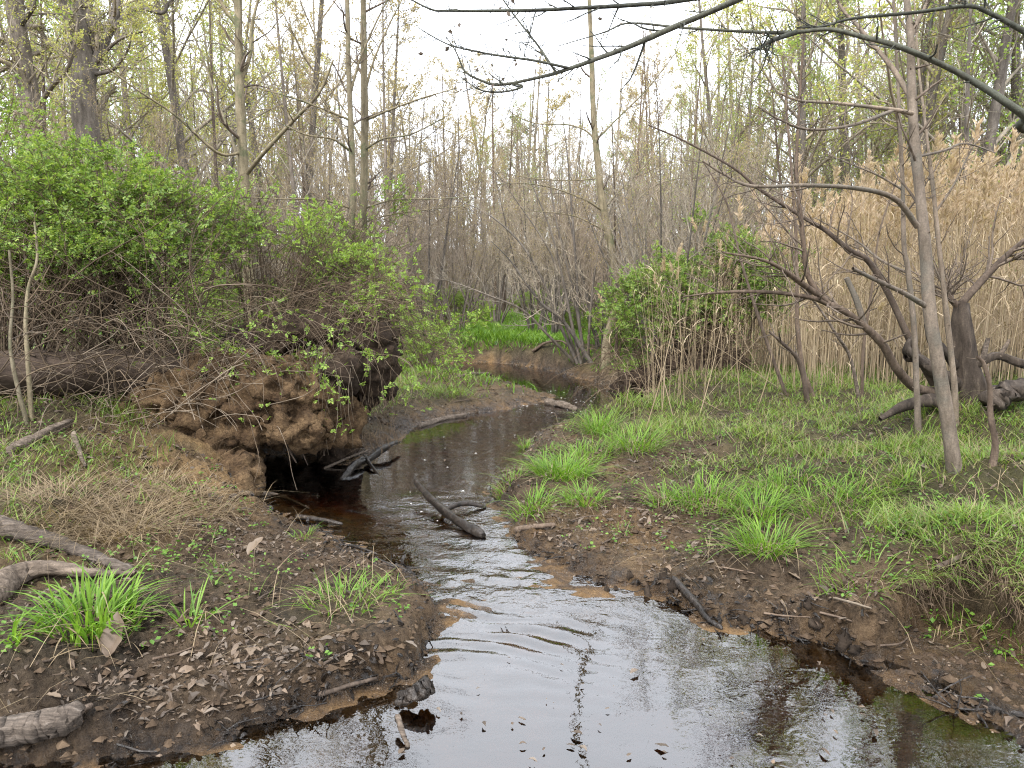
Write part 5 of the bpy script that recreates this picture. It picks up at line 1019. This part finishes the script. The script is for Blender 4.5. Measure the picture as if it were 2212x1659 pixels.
log('stream_log', [at_z(898, 1075, 0) + [0, 0, .13], at_z(930, 1098, 0) + [0, 0, .08], at_z(985, 1135, 0) + [0, 0, .045], at_z(1045, 1162, 0) + [0, 0, .02]], .020, .034, 'broken dark log lying slantwise in the riffle with its end raised', 'wetwood', 7, amp=.18,
    side=[([at_z(955, 1112, 0) + [0, 0, .03], at_z(1000, 1102, 0) + [0, 0, .05], at_z(1050, 1098, 0) + [0, 0, .01]], .022, .012)])
log('stream_snag', [at_z(735, 1035, 0) + [0, 0, -.02], at_z(770, 1012, 0) + [0, 0, .05], at_z(800, 1000, 0) + [0, 0, .05], at_z(835, 985, 0) + [0, 0, .09], at_z(862, 970, 0) + [0, 0, .08]], .030, .018, 'black mossy snag poking out of the pool below the root mound', 'wetwood', 8, amp=.3,
    side=[([at_z(790, 1000, 0) + [0, 0, .05], at_z(800, 1012, 0) + [0, 0, .04], at_z(822, 1026, 0) - [0, 0, .02]], .025, .008)])
log('stranded_branch', [U(700, 1025, .05), U(760, 1000, .06), U(800, 985, .06)], .014, .006, 'grey stick stranded beside the black snag', seed=9)
log('driftwood_log', [U(905, 925, .02), U(960, 912, .04), U(1008, 902, .03)], .035, .028, 'flat pale log at the edge of the gravel bar', seed=10, amp=.2)
log('driftwood_log', [at_z(1180, 868, .03), at_z(1215, 875, .03), at_z(1245, 885, .01)], .05, .035, 'small boulder-like log breaking the current at the bend', seed=11, amp=.2)
log('fallen_branch', [U(1060, 812, .03), U(1020, 812, .03), U(985, 818, .02)], .03, .02, 'pale branch across the far end of the gravel bar', seed=12)
log('fallen_branch', [U(1150, 770, .1), U(1180, 757, .15), U(1210, 750, .12), U(1225, 752, .08)], .03, .015, 'bare root looping over the far cut bank', seed=13, mat='bark_brown')
log('fallen_branch', [U(1115, 1150, .02), U(1160, 1145, .025), U(1200, 1140, .02)], .020, .013, 'short reddish stick where the mud flat meets the riffle', seed=14, mat='bark_brown')
log('stranded_branch', [at_z(690, 1178, .02), at_z(740, 1175, .03), at_z(780, 1185, .03), at_z(815, 1198, .01)], .014, .006, 'thin black twig lying in the shallow water by the near bank', 'wetwood', 15)
log('stranded_branch', [U(640, 1125, .03), at_z(690, 1122, .03), at_z(740, 1132, .02)], .02, .01, 'dark branch jutting from the hollow into the pool', 'wetwood', 16)
log('stream_log', [at_z(862, 1515, .03), at_z(895, 1500, .06), at_z(930, 1482, .07)], .024, .035, 'short dark knotted log half in the water at the near bank', 'wetwood', 17, amp=.22)
log('fallen_branch', [U(690, 1515, .02), U(760, 1495, .03), U(815, 1480, .03)], .010, .007, 'thin brown stick along the near water edge', seed=18, mat='bark_brown')
log('stranded_branch', [at_z(858, 1545, .05), at_z(868, 1580, .03), at_z(882, 1615, .0)], .011, .008, 'pale peeled stick standing in the near water', seed=19)
log('stranded_branch', [U(1455, 1262, .03), U(1490, 1300, .03), U(1530, 1345, .02), at_z(1560, 1358, .01)], .020, .012, 'black rotten stick at the edge of the puddled mud', 'wetwood', 20)
log('fallen_branch', [U(160, 1590, .04), U(180, 1565, .05), U(200, 1540, .03)], .012, .009, 'small dark stick leaning on the sunken corner log', seed=21, mat='bark_brown')
log('fallen_branch', [U(2020, 1262, .08), U(2060, 1255, .1), U(2085, 1243, .1)], .012, .010, 'brown root stub sticking out of the undercut bank', seed=22, mat='bark_brown')
log('fallen_branch', [U(1800, 1300, .02), U(1870, 1320, .02), U(1960, 1348, .01)], .006, .003, 'thin straight stick lying on the silt below the undercut', seed=23, mat='cane_pale')
log('driftwood_log', [U(2130, 900, .10), U(2180, 885, .14), U(2260, 880, .14)], .09, .07, 'rotten dark log beside the stump at the picture border', 'stump', seed=24, amp=.22)
TWG = ((560, 1300, 600, 1280), (330, 1430, 420, 1405), (470, 1480, 540, 1420), (700, 1440, 760, 1410), (1300, 1180, 1360, 1165), (1480, 1150, 1560, 1165), (1560, 1230, 1630, 1245), (1900, 1400, 1960, 1385), (1700, 960, 1790, 950), (1440, 1010, 1540, 1018), (1230, 1130, 1300, 1120), (1650, 1330, 1750, 1340), (1770, 1330, 1840, 1350), (980, 870, 1060, 862), (1030, 845, 1100, 840), (80, 1440, 150, 1400))
for i, (x0, y0, x1, y1) in enumerate(TWG):
    p0, p1 = U(x0, y0, .012), U(x1, y1, .015); m = MB(); tubes(m, catmull([p0, (p0 + p1) / 2 + rg.normal(0, .012, 3), p1], 8), np.linspace(.006, .003, 8), 6, True, .1, i)
    tag(link('twig', m.mesh('twig', p0), M['bark_brown'], None, p0), f'small brown twig on the bare mud, {ORD[sorted(t[0] for t in TWG).index(x0)]} loose twig from the left', 'twig', 'loose twigs on the mud')
# mud stubs and clods at the water edge
def clod(px, py, s, label, tallness=1.0, mat='mudclod', group=None, name='mud_clod'):
    p = gp(px, py); rg = np.random.default_rng(int(px + py)); th = np.linspace(0, math.pi, 7); ph = np.linspace(0, 2 * math.pi, 11)[:-1]
    V = np.stack([np.sin(th)[:, None] * np.cos(ph), np.sin(th)[:, None] * np.sin(ph), np.cos(th)[:, None] * np.ones(10) * tallness], -1) * (1 + rg.normal(0, .3, (7, 10, 1))) * s
    i = np.arange(6)[:, None] * 10; j = np.arange(10)[None]; q = np.stack([i + j, i + 10 + j, i + 10 + (j + 1) % 10, i + (j + 1) % 10], -1).reshape(-1, 4)
    m = MB(); m.add(V, q); return tag(link(name, m.mesh(name), M[mat], None, p + [0, 0, s * .05]), label, 'mud clod', group)
CL = ((1825, 1392, .032, 1.5), (1845, 1405, .028, .7), (1400, 1285, .022, 1.8), (1455, 1272, .03, 1.2), (1310, 1275, .018, 1.0), (1330, 1275, .018, 1.0), (1372, 1262, .024, 1.1), (1360, 1245, .02, 1.3), (1605, 1340, .03, .9), (1435, 1250, .028, 1.5), (1700, 1335, .024, .8), (1760, 1350, .03, .8), (1745, 1305, .02, 1.4))
for i, (x, y, s, tl) in enumerate(CL):
    clod(x, y, s, f'black wet mud clod at the edge of the puddled silt, {ORD[sorted(c[0] for c in CL).index(x)]} from the left', tl, group='black mud clods')
# big fallen leaves one can tell apart
def fleaf(px, py, L, label, mat='litter_pale', up=0, az=None, seed=None):
    p = gp(px, py) + [0, 0, .012]; rg = np.random.default_rng(seed or int(px * 3 + py)); az = rg.uniform(0, 6.28) if az is None else az; n = 9
    t = np.linspace(0, 1, n); w = L * .26 * np.sin(np.pi * np.clip(t * .93 + .05, 0, 1)) ** .8 * (1 + (.12 if L > .1 else .28) * np.sin(t * 17 + az)); w[0] = L * .02; w[-1] = L * .02
    c = np.stack([t * L, np.zeros(n), L * .10 * np.sin(t * math.pi + rg.uniform(0, 2))], 1)
    V = np.stack([c + np.stack([np.zeros(n), s * w, np.abs(s) * w * rg.uniform(.1, .6) + rg.normal(0, L * .015, n)], 1) for s in (-1, -.5, 0, .5, 1)], 1).reshape(-1, 3)
    i = np.arange(n - 1)[:, None] * 5; j = np.arange(4)[None]; q = np.stack([i + j, i + 5 + j, i + 6 + j, i + j + 1], -1).reshape(-1, 4); m = MB(); m.add(V, q)
    o = link('fallen_leaf', m.mesh('fallen_leaf'), M[mat], None, p); o.rotation_euler = (rg.normal(0, .2), -up, az); return tag(o, label, 'leaf', 'fallen leaves on the banks')
fleaf(238, 1425, .17, 'large flat brown leaf standing upright before the bright tussock', 'litter_brown', 1.2, math.pi / 2)
fleaf(538, 1205, .12, 'pale folded leaf standing on the mud above the near bank', 'litter_pale', .8, .9)
FL = [(590, 1290), (540, 1405), (300, 1405), (270, 1440), (520, 1440), (625, 1360), (480, 1330), (660, 1390), (390, 1380), (760, 1420), (100, 1510), (60, 1420), (560, 1490), (330, 1330), (640, 1250), (1690, 1210), (1720, 1170), (1780, 1180), (1860, 1170), (1700, 1245), (1800, 1330), (1400, 1180), (1290, 1150), (1330, 1080), (610, 1060), (660, 1085), (350, 1130), (120, 1180), (1010, 865), (960, 880), (1915, 1210), (2040, 1150), (2160, 1180), (1990, 1010), (870, 1395), (820, 1430), (700, 1335), (440, 1420), (1560, 1000), (1450, 1120)]
for x, y in FL: fleaf(x, y, .055 + .035 * ((x * 7 + y) % 10) / 10, 'curled tan dead leaf lying on the mud', 'litter_pale' if (x + y) % 3 else 'litter')
# leaf litter, crumbs of mud and gravel: uncountable
rg = np.random.default_rng(901)
P_, g, s, sd, r = scatter(80000, 2.2, 10, 42, 1.7); k = (sd > .03) & (rg.random(len(g)) < np.clip(.75 - g * .55, .1, 1) * (.10 + 1.1 * sm(-.1, .4, fbm(P_[:, 0] * 2.1, P_[:, 1] * 2.1, 3, 606)))) & inring(P_, sd, r)
P1 = P_[k]; K = len(P1); mg = MB(); l = rg.gamma(3, .0075, K).clip(.006, .055)
litter_leaves(mg, rg, P1 + np.stack([np.zeros(K), np.zeros(K), rg.uniform(0, .012, K)], 1), l * 1.15, l * rg.uniform(.3, .65, K))
P_, g, s, sd, r = scatter(30000, 5.5, 13, 42, 1.2); k = (sd > .02) & (rg.random(len(g)) < np.clip(.9 - g * .9, .02, 1)) & inring(P_, sd, r); P1 = P_[k]; K = len(P1); l = rg.gamma(3, .011, K).clip(.01, .08)
leaves(mg, P1 + [0, 0, .006], rg.normal(0, 1, (K, 3)) * [1, 1, .35], rg.normal(0, .45, (K, 3)) + [0, 0, 1], l, l * rg.uniform(.25, .6, K), .3, .1)
tf = link('leaf_litter', mg.mesh('leaf_litter', None, False), M['litter']); tag(tf, 'small bits of dead leaf strewn over the mud', 'leaf litter', kind='stuff')
def crumbs(name, K0, r0, r1, cond, size, mat, label, cat, seed, flat=.6):
    global rg
    rg = np.random.default_rng(seed); P_, g, s, sd, r = scatter(K0, r0, r1, 42, 1.5); k = cond(P_, g, s, sd) & inring(P_, sd, r); P1 = P_[k]; K = len(P1); l = rg.gamma(2.2, size, K).clip(size * .5, size * 6)
    o6 = np.array([[1, 0, 0], [0, 1, 0], [-1, 0, 0], [0, -1, 0], [0, 0, 1], [0, 0, -1.0]]); V = o6[None] * (1 + rg.normal(0, .3, (K, 6, 1))) * l[:, None, None] * np.array([1, 1, flat]); a = rg.uniform(0, 6.28, K)
    c_, s_ = np.cos(a)[:, None], np.sin(a)[:, None]; V = np.stack([V[..., 0] * c_ - V[..., 1] * s_, V[..., 0] * s_ + V[..., 1] * c_, V[..., 2]], -1) + P1[:, None]
    f = np.array([[0, 1, 4], [1, 2, 4], [2, 3, 4], [3, 0, 4], [1, 0, 5], [2, 1, 5], [3, 2, 5], [0, 3, 5]]); m = MB(); m.add(V, None, (f[None] + (np.arange(K) * 6)[:, None, None]).reshape(-1, 3))
    tag(link(name, m.mesh(name, None, False), M[mat]), label, cat, kind='stuff')
crumbs('mud_crumbs', 34000, 2.2, 9, lambda P, g, s, sd: (sd > .0) & (rg.random(len(g)) < (.75 - .7 * g)), .0048, 'mud', 'dark crumbs of mud over the bare banks', 'mud', 31)
crumbs('gravel', 22000, 2.6, 12, lambda P, g, s, sd: (sd > -.1) & (rg.random(len(g)) < s * .8) & (P[:, 2] > -.06), .0018, 'litter_pale', 'fine tan gravel on the sandy flats', 'gravel', 33)

o = clod(355, 1010, .06, 'smooth tan stone lying on the clay slope above the dry hummock', .7, 'clay', None, 'stone'); o['category'] = 'stone'

# dark wet debris stranded along the waterline
rg = np.random.default_rng(955); P_, g, s, sd, r = scatter(90000, 2.3, 11, 42, 1.5); k = (sd > -.02) & (sd < .22) & (rg.random(len(g)) < np.exp(-np.maximum(sd, 0) / .09) * sm(-.3, .35, fbm(P_[:, 0] * 3, P_[:, 1] * 3, 2, 12))) & (P_[:, 2] > -.01); P1 = P_[k]; K = len(P1)
mg = MB(); l = rg.gamma(3, .008, K).clip(.008, .06); litter_leaves(mg, rg, P1 + [0, 0, .006], l, l * rg.uniform(.3, .7, K), .5)
q_ = P1[rg.integers(K, size=420)]; n = len(q_); d = nrm(rg.normal(0, 1, (n, 3)) * [1, 1, .2]); L = rg.uniform(.03, .16, n); t = np.linspace(0, 1, 4); tubes(mg, q_[:, None] + [0, 0, .008] + d[:, None] * (L[:, None] * t)[..., None] + rg.normal(0, .004, (n, 4, 3)), rg.uniform(.0015, .005, n)[:, None] * np.linspace(1, .6, 4)[None], 4)
tag(link('waterline_debris', mg.mesh('waterline_debris', None, False), M['wetwood']), 'black wet leaves and sticks stranded along the waterline', 'debris', kind='stuff')

# foam flecks and floating leaf bits
rg = np.random.default_rng(977)
def flecks(n, xr, yr):
    x = rg.uniform(*xr, n); y = rg.uniform(*yr, n); q = np.array([at_z(a, b, .012) for a, b in zip(x, y)]); return q[poly_sd(q[:, 0], q[:, 1]) < -.05]
mg = MB(); q = np.vstack([flecks(170, (1120, 1330), (835, 895)), flecks(14, (860, 1000), (1060, 1125)), flecks(40, (900, 1250), (930, 1010))]); K = len(q); l = rg.gamma(2, .006, K).clip(.005, .028)
litter_leaves(mg, rg, q, l, l * .8, .02); mf, nt, out = newmat('foam'); bs = N_(nt, 'BsdfPrincipled'); bs.inputs['Base Color'].default_value = (.62, .6, .56, 1); bs.inputs['Roughness'].default_value = .8; nt.links.new(bs.outputs[0], out.inputs[0])
tag(link('foam', mg.mesh('foam', None, False), mf), 'white foam flecks drifting at the stream bend', 'foam', kind='stuff')
mg = MB(); q = np.vstack([flecks(60, (800, 1900), (1380, 1650)), flecks(30, (900, 1250), (920, 1100))]); K = len(q); l = rg.gamma(3, .007, K).clip(.008, .05); litter_leaves(mg, rg, q, l, l * .5, .03)
tag(link('floating_leaves', mg.mesh('floating_leaves', None, False), M['litter']), 'small dead leaf bits floating on the stream', 'leaf litter', kind='stuff')

# turf lip hanging over the eroded bank
mid = SCARP[3]; base = ground_z(np.array([mid[0], mid[1], 0.])); TO = thing('turf_overhang', base, 'fringe of grass and rootlets overhanging the bare soil at the near bank', 'bank edge')
E = []
for (ax, ay), (bx, by) in zip(SCARP[2:-1], SCARP[3:]):
    for f in (0., .2, .4, .6, .8):
        x, y = ax + (bx - ax) * f, ay + (by - ay) * f; nx, ny = by - ay, -(bx - ax); L_ = math.hypot(nx, ny); x += nx / L_ * .015; y += ny / L_ * .015
        zt = float(hz(np.array([x - nx / L_ * .12]), np.array([y - ny / L_ * .12]))[0]); E.append((np.array([x, y, zt - .045]), np.array([.11, .10, .045])))
K = 260; pk = rg.integers(len(E), size=K); st_ = np.array([E[i][0] for i in pk]) + rg.normal(0, .05, (K, 3)) * [1, .6, .2]; N = 6; d = nrm(np.stack([rg.normal(0, .4, K), -.5 + rg.normal(0, .3, K), -np.ones(K)], 1)); P = np.zeros((K, N, 3)); P[:, 0] = st_; L = rg.uniform(.04, .16, K)
for q in range(1, N): P[:, q] = P[:, q - 1] + d * (L / (N - 1))[:, None]; d = nrm(d + rg.normal(0, .3, (K, 3)))
mr = MB(); tubes(mr, P, np.tile(np.linspace(.0024, .001, N), (K, 1)), 3); ro = link('rootlets', mr.mesh('rootlets', base), M['cane'], TO); ro['kind'] = 'stuff'
K = 360; pk = rg.integers(len(E), size=K); st_ = np.array([E[i][0] for i in pk]) + rg.normal(0, .055, (K, 3)) * [1, 1, 0] + [0, 0, .04]; mg = MB(); blades(mg, rg, st_, rg.uniform(.03, .09, K), rg.uniform(.003, .005, K), rg.uniform(.3, 1.1, K), rg.uniform(.3, 1.2, K), 5, az=rg.normal(-1.4, .9, K), droop=.9)
go_ = link('grass_fringe', mg.mesh('grass_fringe', base, False), M['turf'], TO); go_['kind'] = 'stuff'
